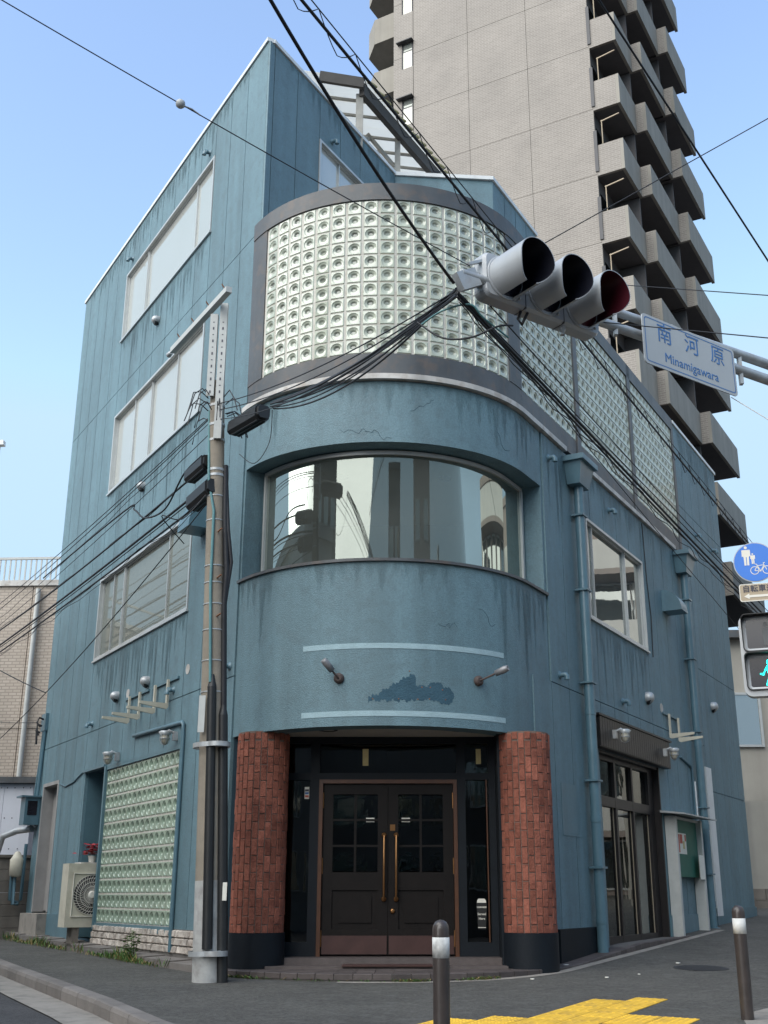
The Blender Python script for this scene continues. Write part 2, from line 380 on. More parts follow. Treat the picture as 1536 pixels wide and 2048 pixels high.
# ------------------------------------------------------------------ ground, pavement, kerb, road
KERB = [(-14.2, 34.0), (-10.4, 26.2), (-7.0, 19.3), (-4.98, 15.2), (-3.62, 12.6), (-2.72, 11.0), (-1.92, 9.45), (-1.15, 8.2), (-.4, 7.1), (.7, 6.3), (2.2, 5.9), (5, 5.75), (12, 5.7), (40, 5.7)]
def resample(pts, step):
    out = [V((*pts[0], 0))]
    for a, b in zip(pts, pts[1:]):
        a, b = V((*a, 0)), V((*b, 0)); n = max(1, round((b - a).length / step))
        out += [a.lerp(b, (i + 1) / n) for i in range(n)]
    return out
mb = MB(); R_ = 900
xs = [-R_, -60, -30, -20, -14, -10, -7, -5, -4, -3, -2, -1, 0, 1, 2, 4, 8, 16, 40, R_]; ys = [-R_, -60, -20, -6, 0, 4, 6, 8, 10, 11, 12.6, 14, 16, 18, 20, 24, 30, 40, 80, R_]
vs_ = [(x, y, g(x, y) - .13) for y in ys for x in xs]; nx = len(xs)
mb.add(vs_, [(j * nx + i, j * nx + i + 1, (j + 1) * nx + i + 1, (j + 1) * nx + i) for j in range(len(ys) - 1) for i in range(nx - 1)])
struct(mb.build('road', 'asphalt_road'))
kp = resample(KERB, .6)
kn = []
for i in range(len(kp)):
    d = (kp[min(i + 1, len(kp) - 1)] - kp[max(i - 1, 0)]).normalized(); kn.append(V((-d.y, d.x, 0)))   # towards the building
mb = MB(); rows = []
for i, q in enumerate(kp):
    t = V((-6, 90, 0)).lerp(V((70, 30, 0)), i / (len(kp) - 1)); row = []
    for k in range(31):
        f_ = (k / 30) ** 2.2; p = (q + kn[i] * .15).lerp(t, f_); row.append((p.x, p.y, g(p.x, p.y)))
    rows.append(row)
mb.add([p for r in rows for p in r], [(i * 31 + k, (i + 1) * 31 + k, (i + 1) * 31 + k + 1, i * 31 + k + 1) for i in range(len(rows) - 1) for k in range(30)], True)
struct(mb.build('pavement', 'asphalt'))
kerb = thing('kerb', (-4, 14, 0), 'low concrete kerb stones between road and asphalt pavement', 'kerb'); del kerb['label']; del kerb['category']; struct(kerb)
for i in range(len(kp) - 1):
    if kp[i].y > 24 or kp[i].x > 5: continue
    a, b = kp[i], kp[i + 1]; e = (b - a).normalized() * .006; a = a + e; b = b - e
    n0, n1 = kn[i], kn[i + 1]; za, zb = g(a.x, a.y), g(b.x, b.y)
    m = MB(); pr = [(0, -.2), (0, -.035), (.012, -.004), (.03, .006), (.15, .006), (.15, -.2)]
    A = [V((a.x, a.y, za + h)) + n0 * w_ for w_, h in pr]; B = [V((b.x, b.y, zb + h)) + n1 * w_ for w_, h in pr]
    k = len(pr); m.add(A + B, [tuple(range(k)), tuple(range(2 * k - 1, k - 1, -1))] + [(j, k + j, k + (j + 1) % k, (j + 1) % k) for j in range(k)])
    m.build('kerb_stone', 'kerb_concrete', kerb)
mb = MB()
for i in range(len(kp) - 1):
    if kp[i].x > 12: break
    q = [kp[i] - kn[i] * .38, kp[i] - kn[i] * .004, kp[i + 1] - kn[i + 1] * .004, kp[i + 1] - kn[i + 1] * .38]
    mb.add([V((p.x, p.y, g(p.x, p.y) - .118)) for p in q], [(0, 1, 2, 3)])
struct(mb.build('gutter', 'concrete'))

# ------------------------------------------------------------------ the blue corner building
B = thing('corner_building', (.2, 16.5, 0), 'four storey slate blue stucco corner building with rounded glass block bay', 'building')
def part(mb, name, m, parent=B, label=None):
    o = mb.build(name, m, parent)
    if label: o['label'] = label
    return o
def wall_panels(fr, joints, z0, z1, holes, mname='stucco', d0=-.02, d1=.02, gap=.008):
    for a, b in zip(joints, joints[1:]):
        cuts = sorted({a, b} | {h[k] for h in holes for k in (0, 1) if a + .03 < h[k] < b - .03})
        for c0, c1 in zip(cuts, cuts[1:]):
            mid = (c0 + c1) / 2; hz = sorted([(h[2], h[3]) for h in holes if h[0] < mid < h[1]])
            z = z0; segs = []
            for ha, hb in hz:
                if hb <= z0 or ha >= z1: continue
                if ha > z: segs.append((z, ha))
                z = max(z, hb)
            if z < z1: segs.append((z, z1))
            ga = gap if c0 == a else 0; gb = gap if c1 == b else 0
            for za, zb in segs:
                if zb - za < .02: continue
                m = MB(); zt = zb - (.008 if abs(zb - z1) < 1e-6 else 0); zl = za + (.004 if abs(za - z0) < 1e-6 else 0)
                fr.box(m, c0 + ga, c1 - gb, d0, d1, zl, zt); part(m, 'wall_panel', mname)
def backing(fr, u0, u1, z0, z1, holes, m, d0=-.22, d1=-.021):
    us = sorted({u0, u1} | {x for h in holes for x in h[:2] if u0 < x < u1}); zs = sorted({z0, z1} | {x for h in holes for x in h[2:] if z0 < x < z1})
    for a, b in zip(us, us[1:]):
        run = None
        for c, d in zip(zs, zs[1:]):
            inside = any(h[0] <= (a + b) / 2 <= h[1] and h[2] <= (c + d) / 2 <= h[3] for h in holes)
            if not inside: run = (run[0] if run else c, d)
            if inside and run: fr.box(m, a, b, d0, d1, *run); run = None
        if run: fr.box(m, a, b, d0, d1, *run)
LH = [(1.75, 6.08, 10.68, 12.08), (1.75, 6.08, 7.64, 9.14), (1.75, 6.08, 4.63, 6.06), (1.66, 4.87, .47, 2.73), (4.87, 6.0, .25, 2.77), (7.56, 8.58, .5, 2.79)]
m = MB(); backing(WL, 0, 9.0, .0, 9.6, LH, m); backing(WL, .3, 9.0, 9.6, 12.86, LH, m); part(m, 'side_wall_core', 'stucco_joint')
LJ = [0, .51, 1.13] + [1.75 + .6186 * k for k in range(8)] + [6.70, 7.32, 7.93, 8.55, 9.0]
wall_panels(WL, LJ, .30, 3.43, LH); wall_panels(WL, [-.2] + LJ[1:], 9.65, 12.86, LH)
wall_panels(WL, LJ, 3.43, 9.65, LH)
RH = [(2.25, 5.0, 4.65, 6.17), (2.3, 5.14, 0, 2.8)]
m = MB(); backing(WR, 0, 11.08, 0, 6.93, RH + [(-.1, .58, 4.59, 6.135)], m); WR.box(m, 7.75, 11.08, -.22, -.021, 6.93, 9.72); part(m, 'shop_side_wall_core', 'stucco_joint')
RJ = [.62, 1.25, 1.87, 2.48, 3.10, 3.72, 4.33, 5.0, 5.63, 6.25, 6.88, 7.48, 8.2]
wall_panels(WR, [.0, .62] + RJ[1:], .1, 3.47, RH); wall_panels(WR, RJ, 3.47, 6.93, RH)
for za, zb in ((.1, 2.68), (2.68, 4.91), (4.91, 8.03)):
    wall_panels(WR, [8.2, 8.78, 9.38, 9.98, 10.55, 11.08], za, zb, RH) if zb < 8 else None
wall_panels(WR, [8.2, 8.78, 9.38, 9.98, 10.55, 11.08], 4.91, 8.03, RH); wall_panels(WR, [7.75, 8.2, 8.78, 9.38, 9.98, 10.55, 11.08], 8.03, 9.72, RH)
wall_panels(WR, [7.75, 8.2], 6.93, 8.03, RH)
# plinths
m = MB(); WR.box(m, 5.16, 7.9, .021, .045, .05, .58); part(m, 'plinth', 'blue_paint')
m = MB(); WR.box(m, 8.0, 11.1, .021, .045, .2, .66); part(m, 'plinth', 'blue_paint')
m = MB(); WL.box(m, 6.0, 7.5, .021, .04, .1, .58); part(m, 'plinth', 'blue_paint')
m = MB(); WR.box(m, .45, 1.95, .021, .06, .02, .49); part(m, 'plinth', 'navy', label='dark navy plinth beside the brick pillar')
# back wall and upper floors
E_L, E_R = WL.p(8.99, -.23, 0), WR.p(11.07, -.23, 0)
def quadwall(m, a, b, z0, z1, th=.2):
    d = (b - a).normalized(); n = V((-d.y, d.x, 0))
    m.hexa([V((q.x, q.y, z)) for z in (z0, z1) for q in (a, b, b + n * th, a + n * th)])
m = MB(); quadwall(m, E_R, E_L, 0, 9.7); quadwall(m, W4.p(8.6, 0, 0), E_L, 9.7, 12.86); part(m, 'rear_wall', 'stucco')
FH = [(1.35, 3.05, 10.62, 12.03)]
m = MB(); backing(W4, .3, 8.6, 9.4, 12.86, FH, m, -.2, -.021); part(m, 'terrace_wall_core', 'stucco_joint')
wall_panels(W4, [.0, .11, .72, 1.35, 1.96, 2.58, 3.2, 3.82, 4.43, 5.05, 5.7, 6.3, 7, 7.8, 8.6], 9.6, 12.86, FH)
def foot(d, z): return [V((p.x, p.y, z)) for p in [WL.p(8.9, d, 0)] + [bp(s, d, 0) for s in srange(0, LARC, .3)] + [WR.p(11.0, d, 0)]]
for z0, z1, mm, nm in ((3.0, 3.2, 'interior_light', 'floor_slab'), (6.35, 6.9, 'interior_light', 'floor_slab'), (9.6, 9.72, 'concrete', 'terrace_slab')):
    m = MB(); m.prism(foot(-.21 if z0 < 9 else -.06, z0), (0, 0, z1 - z0)); part(m, nm, mm)
m = MB(); m.prism([W4.p(.2, -.15, 12.5), W4.p(8.5, -.15, 12.5), WL.p(8.9, -.2, 12.5), WL.p(.2, -.2, 12.5)], (0, 0, .15)); part(m, 'roof_slab', 'concrete')
# white roof edge
m = MB(); WL.box(m, -.2, 9.03, -.1, .045, 12.865, 12.93); part(m, 'roof_edge', 'white_metal')
m = MB(); W4.box(m, .06, 8.6, -.1, .045, 12.867, 12.928); part(m, 'roof_edge', 'white_metal')
m = MB(); WR.box(m, 7.74, 11.1, -.2, .045, 9.725, 9.79); part(m, 'roof_edge', 'white_metal')
m = MB(); m.prism([WL.p(-.18, .0215, 9.62), WL.p(-.225, .004, 9.62), W4.p(.03, .0215, 9.62), W4.p(.06, -.05, 9.62), WL.p(-.1, -.05, 9.62)], (0, 0, 3.24)); part(m, 'corner_trim', 'stucco')
# stair block on the terrace
SBp = [W4.p(3.76, .0, 0), W4.p(4.74, 1.45, 0), W4.p(6.74, 1.45, 0), W4.p(6.74, .0, 0)]
m = MB(); m.prism([V((p.x, p.y, 9.72)) for p in SBp], (0, 0, 3.13)); sb = part(m, 'stair_block', 'stucco')
m = MB(); cen = sum(SBp, V((0, 0, 0))) / 4
m.prism([V((p.x, p.y, 12.853)) + (p - cen).normalized() * .05 for p in SBp], (0, 0, .07)); part(m, 'roof_edge', 'white_metal', sb)
for k in range(1, 4):
    m = MB(); W4.box(m, 4.74 + k * .5, 4.755 + k * .5, 1.43, 1.452, 9.75, 12.8); part(m, 'joint_strip', 'stucco_joint', sb)

# curved stucco: apron below the window, band above it
m = MB(); strip(m, .0, LARC + .6, -.28, 0, 2.68, 4.6); apron = part(m, 'curved_apron_wall', 'stucco')
m = MB(); strip(m, .0, LARC + .6, -.28, 0, 6.12, 6.93); part(m, 'curved_band_wall', 'stucco')
for s0, s1 in ((-.02, .04), (LARC + .56, LARC + .62)):
    m = MB(); strip(m, s0, s1, -.45, -.0, 4.6, 6.12); part(m, 'window_jamb', 'stucco')
m = MB(); strip(m, -.03, LARC + .63, -.34, .035, 4.60, 4.635); part(m, 'window_sill', 'frame_grey')
for z in (2.785, 3.56):
    m = MB(); strip(m, sa(-25.6), sa(43.8), .0005, .004, z, z + .062, .05); part(m, 'painted_stripe', 'pale_stripe', apron, 'pale blue curved painted stripe')
# curved window
m = MB()
strip(m, .10, LARC + .50, -.30, -.24, 4.64, 4.70); strip(m, .10, LARC + .50, -.30, -.24, 6.05, 6.10)
strip(m, .10, .15, -.30, -.235, 4.70, 6.05); strip(m, LARC + .45, LARC + .50, -.30, -.235, 4.70, 6.05)
cw = part(m, 'curved_window', 'alu', label='wide curved window above the entrance')
m = MB(); ss = srange(.15, LARC + .45, .05); vs_ = [q for s in ss for q in (bp(s, -.265, 4.70), bp(s, -.265, 6.05))]
m.add(vs_, [(2 * i, 2 * i + 2, 2 * i + 3, 2 * i + 1) for i in range(len(ss) - 1)], True); part(m, 'pane', 'pane_curved', cw)
m = MB(); m.prism([V((p.x, p.y, 6.14)) for p in foot(-.31, 0)], (0, 0, .03)); ceil = part(m, 'room_ceiling', 'ceiling_tile')
for x, y in ((-.75, 14.1), (.62, 14.15)):
    m = MB(); m.cyl((x, y, 6.12), (x, y, 6.138), .085, n=18); part(m, 'downlight', 'black_plastic', ceil)
m = MB(); quadwall(m, V((2.6, 16.4, 0)), V((-3.0, 16.4, 0)), 3.2, 6.14); part(m, 'room_partition', 'interior_light')
m = MB(); strip(m, .3, .62, -.42, -.40, 4.66, 6.0); strip(m, LARC - .1, LARC + .25, -.42, -.4, 4.66, 6.0); part(m, 'curtain', 'paper', cw)

# ------------------------------------------------------------------ glass blocks
def block_mesh(name, w, h, dish=1.5):
    m = MB(); n = 24; per = []
    for k in range(n):
        side, f_ = divmod(k, 6); f_ /= 6
        c_ = [(-1, -1), (1, -1), (1, 1), (-1, 1)]; a, b = c_[side], c_[(side + 1) % 4]
        per.append((a[0] + (b[0] - a[0]) * f_, a[1] + (b[1] - a[1]) * f_))
    rr = min(w, h) / 2
    def sq(sx, sz, y): return [(p[0] * sx, y, p[1] * sz) for p in per]
    def ci(r, y, up=0):
        return [(cos(atan2(p[1], p[0])) * r, y, sin(atan2(p[1], p[0])) * r * (.8 if up else 1) + up) for p in per]
    rings = [sq(w / 2, h / 2, -.02), sq(w / 2, h / 2, .0), sq(w / 2 - .008, h / 2 - .008, .009), ci(rr * .84, .009), ci(rr * .76, .009 - .006 * dish), ci(rr * .50, .009 - .012 * dish, .012), ci(rr * .28, .009 - .024 * dish, .010)]
    vs_ = [p for r in rings for p in r]
    for i in range(len(rings) - 1):
        m.add(vs_, [(i * n + k, i * n + (k + 1) % n, (i + 1) * n + (k + 1) % n, (i + 1) * n + k) for k in range(n)], i >= 3)
    m.add(rings[-1], [tuple(range(n))], True)
    m.mi = [1 if i // n >= 5 else 0 for i in range(len(m.f))]  # inner dish faces carry the painted-in refraction tone
    return m
PV = .2035
GB = block_mesh('glass_block', .184, .187)
gb_me = GB.mesh('glass_block')
Z3 = 7.31
# curved bay
m = MB(); strip(m, sa(-49), sa(52), -.12, -.07, Z3, Z3 + 11 * PV, .05); bay = part(m, 'curved_glass_block_wall', 'block_core', label='curved wall of pale glass blocks on the third floor')
m = MB()
for k in range(12): strip(m, sa(-49), sa(52), -.069, .001, Z3 + PV * k - (.009 if k else 0), Z3 + PV * k + (.009 if k < 11 else 0), .05)
for i in range(18):
    a = sa(-48.3 + 99.6 / 17 * i); strip(m, a - (.0165 if i else .03), a + (.0165 if i < 17 else .03), -.068, .0035, Z3 + .001, Z3 + 11 * PV - .001)
part(m, 'mortar_grid', 'mortar_white', bay)
step = radians(99.6 / 17)
for i in range(17):
    a = radians(-48.3) + step * (i + .5)
    nrm = V((sin(a), -cos(a), 0)); tan = V((cos(a), sin(a), 0))
    for k in range(11):
        p = CC + nrm * (RAD + .002); p.z = Z3 + PV * (k + .5)
        rot = Matrix.Rotation(random.choice((0, pi / 2, pi, -pi / 2)) * 0 + random.uniform(-.008, .008), 4, 'Y')
        place('glass_block', gb_me, 'glass_block', bay, basis(p, tan, nrm, V((0, 0, 1))) @ rot)
m = MB(); strip(m, -.0, LARC + .0, -.16, .012, 7.02, Z3); part(m, 'bay_bottom_rail', 'frame_grey')
m = MB(); strip(m, -.0, LARC + .0, -.16, .03, Z3 + 11 * PV, 9.80); part(m, 'bay_top_rail', 'frame_grey')
m = MB(); strip(m, -.02, sa(-49), -.16, .02, Z3, Z3 + 11 * PV); part(m, 'bay_post', 'frame_grey')
m = MB(); strip(m, sa(52), LARC - .0, -.16, .02, Z3, Z3 + 11 * PV); part(m, 'bay_post', 'frame_grey')
# flat panels along the shop side
def mortar(fr, u0, nc, z0, nr, pu, pv, parent, hu=.012, hv=.010):
    m = MB()
    for k in range(nr + 1): fr.box(m, u0, u0 + nc * pu, -.069, .001, z0 + pv * k - (hv if k else 0), z0 + pv * k + (hv if k < nr else 0))
    for i in range(nc + 1): fr.box(m, u0 + pu * i - (hu if i else 0), u0 + pu * i + (hu if i < nc else 0), -.068, .0025, z0 + .001, z0 + pv * nr - .001)
    part(m, 'mortar_grid', 'mortar_white', parent)
def field(fr, u0, nc, z0, nr, pu, pv, src, m):
    for i in range(nc):
        for k in range(nr):
            mw = fr.m(u0 + pu * (i + .5), .002, z0 + pv * (k + .5))
            m.add([mw @ V(p) for p in src.v], src.f, False); m.sm[-len(src.f):] = src.sm; m.mi = (m.mi or []) + src.mi
for i, (ua, ub) in enumerate(((.0, 2.10), (2.26, 4.86), (5.02, 7.62))):
    nc = round((ub - ua) / .2035); pu = (ub - ua) / nc
    m = MB(); WR.box(m, ua, ub, -.12, -.07, Z3, Z3 + 11 * PV); fp = part(m, 'glass_block_panel', 'block_core'); mortar(WR, ua, nc, Z3, 11, pu, PV, fp)
    m = MB(); field(WR, ua, nc, Z3, 11, pu, PV, GB, m); o = part(m, 'glass_block_field', 'glass_block', fp); o['kind'] = 'stuff'
for ua, ub in ((2.10, 2.26), (4.86, 5.02), (7.62, 7.75)):
    m = MB(); WR.box(m, ua, ub, -.16, .03, 7.02, 9.8); part(m, 'panel_post', 'frame_grey')
m = MB(); WR.box(m, .002, 7.62, -.16, .012, 7.022, Z3); part(m, 'panel_bottom_rail', 'frame_grey')
m = MB(); WR.box(m, .002, 7.62, -.16, .03, Z3 + 11 * PV, 9.798); part(m, 'panel_top_rail', 'frame_grey')
m = MB(); strip(m, -.05, LARC + 1.5, -.1, .07, 6.94, 7.01); WR.box(m, 2.02, 7.1, -.1, .07, 6.94, 7.01); part(m, 'flashing', 'flash', label='stained pale metal flashing below the glass blocks')
# ground floor panel on the side street
SB = block_mesh('b', .196, .180); sb_me = SB.mesh('glass_block')
m = MB(); WL.box(m, 1.66, 4.87, -.15, -.07, .47, 2.73); gp = part(m, 'glass_block_panel', 'block_core', label='greenish glass block panel on the side street')
mortar(WL, 1.70, 15, .49, 11, .2095, .2025, gp, .010, .014)
for i in range(15):
    if i >= 10: continue
    for k in range(11):
        place('glass_block', sb_me, 'glass_block_green', gp, WL.m(1.70 + .2095 * (i + .5), .002, .49 + .2025 * (k + .5)) @ Matrix.Scale(1, 4))
m = MB(); field(WL, 1.70 + 2.095, 5, .49, 11, .2095, .2025, SB, m); o = part(m, 'glass_block_field', 'glass_block_green', gp); o['kind'] = 'stuff'
m = MB(); WL.box(m, 1.60, 1.70, -.1, .03, .40, 2.78); WL.box(m, 4.84, 4.90, -.1, .05, .40, 2.78); WL.box(m, 1.70, 4.84, -.1, .03, 2.72, 2.78); WL.box(m, 1.70, 4.84, -.1, .035, .40, .488); part(m, 'panel_frame', 'blue_paint', gp)

# ------------------------------------------------------------------ windows
def window(fr, u0, u1, z0, z1, divs, pane, depth=-.02, sill=True, fw=.04):
    m = MB(); D0, D1 = depth - .05, .035
    fr.box(m, u0, u1, D0, D1, z0, z0 + fw); fr.box(m, u0, u1, D0, D1, z1 - fw, z1)
    fr.box(m, u0, u0 + fw, D0, D1, z0 + fw, z1 - fw); fr.box(m, u1 - fw, u1, D0, D1, z0 + fw, z1 - fw)
    w_ = part(m, 'window', 'alu')
    if sill: m = MB(); fr.box(m, u0 - .03, u1 + .03, D0, .055, z0 - .03, z0 - .001); part(m, 'sill', 'alu', w_)
    edges = [u0 + fw] + divs + [u1 - fw]
    for i, (a, b) in enumerate(zip(edges, edges[1:])):
        off = -.015 * (i % 2)
        m = MB(); fr.box(m, a, b, depth - .022 + off, depth - .016 + off, z0 + fw, z1 - fw); part(m, 'pane', pane, w_)
        m = MB(); s_ = .022
        for q in ((a, a + s_, z0 + fw, z1 - fw), (b - s_, b, z0 + fw, z1 - fw), (a + s_, b - s_, z0 + fw, z0 + fw + s_), (a + s_, b - s_, z1 - fw - s_, z1 - fw)):
            fr.box(m, q[0], q[1], depth - .03 + off, depth + .012 + off, q[2], q[3])
        part(m, 'sash', 'alu', w_)
    return w_
window(WL, 1.75, 6.08, 10.68, 12.08, [2.56, 4.95], 'pane_upper')
window(WL, 1.75, 6.08, 7.64, 9.14, [2.95, 4.15, 5.02], 'pane_upper')
window(WL, 1.75, 6.08, 4.63, 6.06, [2.77, 4.85, 5.4], 'pane_mid')
window(WR, 2.25, 5.0, 4.65, 6.17, [2.62, 4.15], 'pane_side')
window(W4, 1.35, 3.05, 10.62, 12.03, [2.0, 2.62], 'pane_upper')
m = MB(); WR.box(m, 7.45, 7.62, .021, .05, 4.72, 5.5); part(m, 'vent_slot_frame', 'alu')
m = MB(); WL.box(m, 1.8, 2.8, -.2, -.16, 4.68, 6.0); part(m, 'roller_blind', 'paper')

# ------------------------------------------------------------------ entrance
YD = 14.0
m = MB()
ps = [bp(s, -.275, 2.70) for s in srange(.0, LARC, .1)]
for a, b in zip(ps, ps[1:]):
    m.hexa([V((p.x, yy, z)) for z in (2.70, 2.76) for p, yy in ((a, a.y), (b, b.y), (b, YD + .1), (a, YD + .1))])
sof = part(m, 'porch_soffit', 'soffit')
for x in (-.82, .72):
    m = MB(); m.lathe((x, 13.35, 2.705), (0, 0, -1), [(0, .02), (0, .11), (.012, .11), (.012, .08), (.001, .075), (.0005, .01)], 20); part(m, 'downlight', 'black_plastic', sof)
for x0, x1 in ((-1.75, -1.44), (1.16, 1.62)):
    m = MB(); m.box(x0, x1, 13.55, 14.05, .1, 2.7); part(m, 'porch_side_wall', 'navy')
def ebox(mb, x0, x1, d0, d1, z0, z1): return mb.box(x0, x1, YD - d1, YD - d0, z0, z1)
m = MB()
for q in ((-1.46, -1.40, .2, 2.7), (-1.06, -.95, .2, 2.7), (.70, .80, .2, 2.7), (1.08, 1.18, .2, 2.7)): ebox(m, q[0], q[1], -.06, .06, q[2], q[3])
for x0, x1 in ((-1.40, -1.06), (-.95, .70), (.80, 1.08)):
    ebox(m, x0, x1, -.06, .058, 2.62, 2.7); ebox(m, x0, x1, -.06, .058, 2.19, 2.27)
for x0, x1 in ((-1.40, -1.06), (.80, 1.08)): ebox(m, x0, x1, -.06, .058, .2, .36)
ef = part(m, 'entrance_frame', 'navy')
for x0, x1 in ((-1.40, -1.06), (-.95, -.12), (-.12, .70), (.80, 1.08)):
    m = MB(); ebox(m, x0, x1, -.005, .0, 2.27, 2.62); part(m, 'transom_pane', 'pane_dark', ef)
for x0, x1 in ((-1.40, -1.06), (.80, 1.08)):
    m = MB(); ebox(m, x0, x1, -.005, .0, .36, 2.19); part(m, 'sidelight_pane', 'pane_dark', ef)
for x, z, w_, h in ((-.40, 2.46, .07, .20), (.97, 2.47, .06, .18)):
    m = MB(); ebox(m, x - w_ / 2, x + w_ / 2, .003, .008, z - h / 2, z + h / 2); part(m, 'transom_notice', 'paper_yellow', ef)
m = MB()
ebox(m, -.95, -.905, -.03, .075, .2, 2.19); ebox(m, .655, .70, -.03, .075, .2, 2.19); ebox(m, -.905, .655, -.03, .075, 2.145, 2.19); part(m, 'door_surround', 'trim_wood', ef)
m = MB(); ebox(m, 1.045, 1.06, .06, .07, .36, 2.19); part(m, 'side_trim', 'trim_wood', ef)
for side in (0, 1):
    x0, x1 = ((-.90, -.127), (-.123, .65))[side]
    m = MB(); st = .12
    lo, hi = x0 + st, x1 - st
    for q in ((x0, lo, .22, 2.14), (hi, x1, .22, 2.14), (lo, hi, 2.02, 2.14), (lo, hi, .93, 1.13), (lo, hi, .22, .50)): ebox(m, q[0], q[1], -.02, .03, q[2], q[3])
    door = part(m, 'door', 'door_wood')
    xm = (lo + hi) / 2
    for c0, c1 in ((lo, xm - .012), (xm + .012, hi)):
        for k in range(3):
            za = 1.13 + k * .2967
            m = MB(); ebox(m, c0, c1, -.004, .002, za + .01, za + .287); part(m, 'pane', 'pane_dark', door)
    m = MB(); ebox(m, xm - .014, xm + .014, -.015, .024, 1.13, 2.02)
    for k in (1, 2): ebox(m, lo, hi, -.014, .022, 1.13 + k * .2967 - .012, 1.13 + k * .2967 + .012)
    part(m, 'muntin', 'door_wood', door)
    m = MB(); ebox(m, lo, hi, -.01, .006, .50, .93); ebox(m, lo + .07, hi - .07, .0, .024, .57, .86); part(m, 'raised_panel', 'door_wood', door)
    m = MB(); ebox(m, x0 + .01, x1 - .01, .0302, .036, .23, .43); part(m, 'kick_plate', 'kick_plate', door)
    hx = (x1 - .045) if side == 0 else (x0 + .095)
    m = MB(); y_ = YD - .10
    m.tube([(hx, YD - .03, 1.55), (hx, y_, 1.55), (hx, y_, 1.54), (hx, y_, .84), (hx, y_, .83), (hx, YD - .03, .83)], .013, 10)
    m.lathe((hx, YD - .03, 1.55), (0, -1, 0), [(0, .03), (.012, .03), (.02, .018)], 14); m.lathe((hx, YD - .03, .83), (0, -1, 0), [(0, .03), (.012, .03), (.02, .018)], 14)
    part(m, 'handle', 'brass', door)
    m = MB()
    for hz in (.4, 1.2, 1.95): m.cyl(((x0 if side == 0 else x1), YD - .035, hz - .09), ((x0 if side == 0 else x1), YD - .035, hz + .09), .009, n=8)
    part(m, 'hinge', 'brass', door)
    if side == 1:
        m = MB(); m.lathe((-.07, YD - .03, .70), (0, -1, 0), [(0, .028), (.02, .028), (.024, .012)], 14); part(m, 'lock', 'brass', door)
        m = MB(); ebox(m, -.10, -.04, .03, .04, 1.60, 1.67); part(m, 'lock_plate', 'brass', door)
    m = MB(); px = (x1 - .26 if side == 0 else x0 + .16); ebox(m, px, px + .1, .004, .007, 1.70, 1.75); part(m, 'paper_strip', 'paper', door)
m = MB(); ebox(m, -1.13, -1.075, .001, .004, 1.97, 2.11); st_ = part(m, 'sticker', 'paper', ef)
for z, c_ in ((2.035, 'sign_blue'), (2.0, 'poster_red'), (2.07, 'ink')):
    m = MB(); ebox(m, -1.125, -1.08, .004, .006, z - .012, z + .012); part(m, 'print', c_, st_)
# pint glass sticker on the right sidelight
m = MB(); pts = [(-.045, .50), (.045, .50), (.055, .70), (.06, .76), (.05, .83), (-.05, .83), (-.06, .76), (-.055, .70)]
m.prism([(.97 + x, YD - .004, z) for x, z in pts], (0, -.003, 0)); sg = part(m, 'beer_sticker', 'sticker_black', ef, 'black sticker shaped like a pint glass')
m = MB(); m.prism([(.97 + x, YD - .0075, z) for x, z in [(-.055, .79), (.055, .79), (.05, .815), (.035, .835), (-.035, .835), (-.05, .815)]], (0, -.002, 0)); m.box(.97 - .045, .97 + .045, YD - .0095, YD - .0075, .515, .522); part(m, 'print', 'cream', sg)
for s_, z, sz in (('GUINNESS', .74, .024), ('Served', .665, .036), ('Here', .615, .036)):
    place('lettering', text_mesh(s_, sz, .0006), 'cream', sg, basis(V((.97, YD - .009, z)), V((1, 0, 0)), V((0, 0, 1)), V((0, -1, 0))))
# dark room behind
m = MB(); m.box(-1.4, 1.5, 14.08, 14.14, 0, .2); m.box(-2.2, 2.4, 17.0, 17.1, 0, 3.0); m.box(-1.5, 1.6, 14.14, 17.0, .12, .18); part(m, 'room_interior', 'interior')
m = MB()
for k in range(5): m.tube([(-1.38 + .05 * k * .5, YD + .06, 2.18), (-1.36 + .05 * k * .5, YD + .065, 1.4), (-1.40 + .03 * k * .5, YD + .06, .5)], .02, 5)
part(m, 'lace_curtain', 'interior_light', ef)

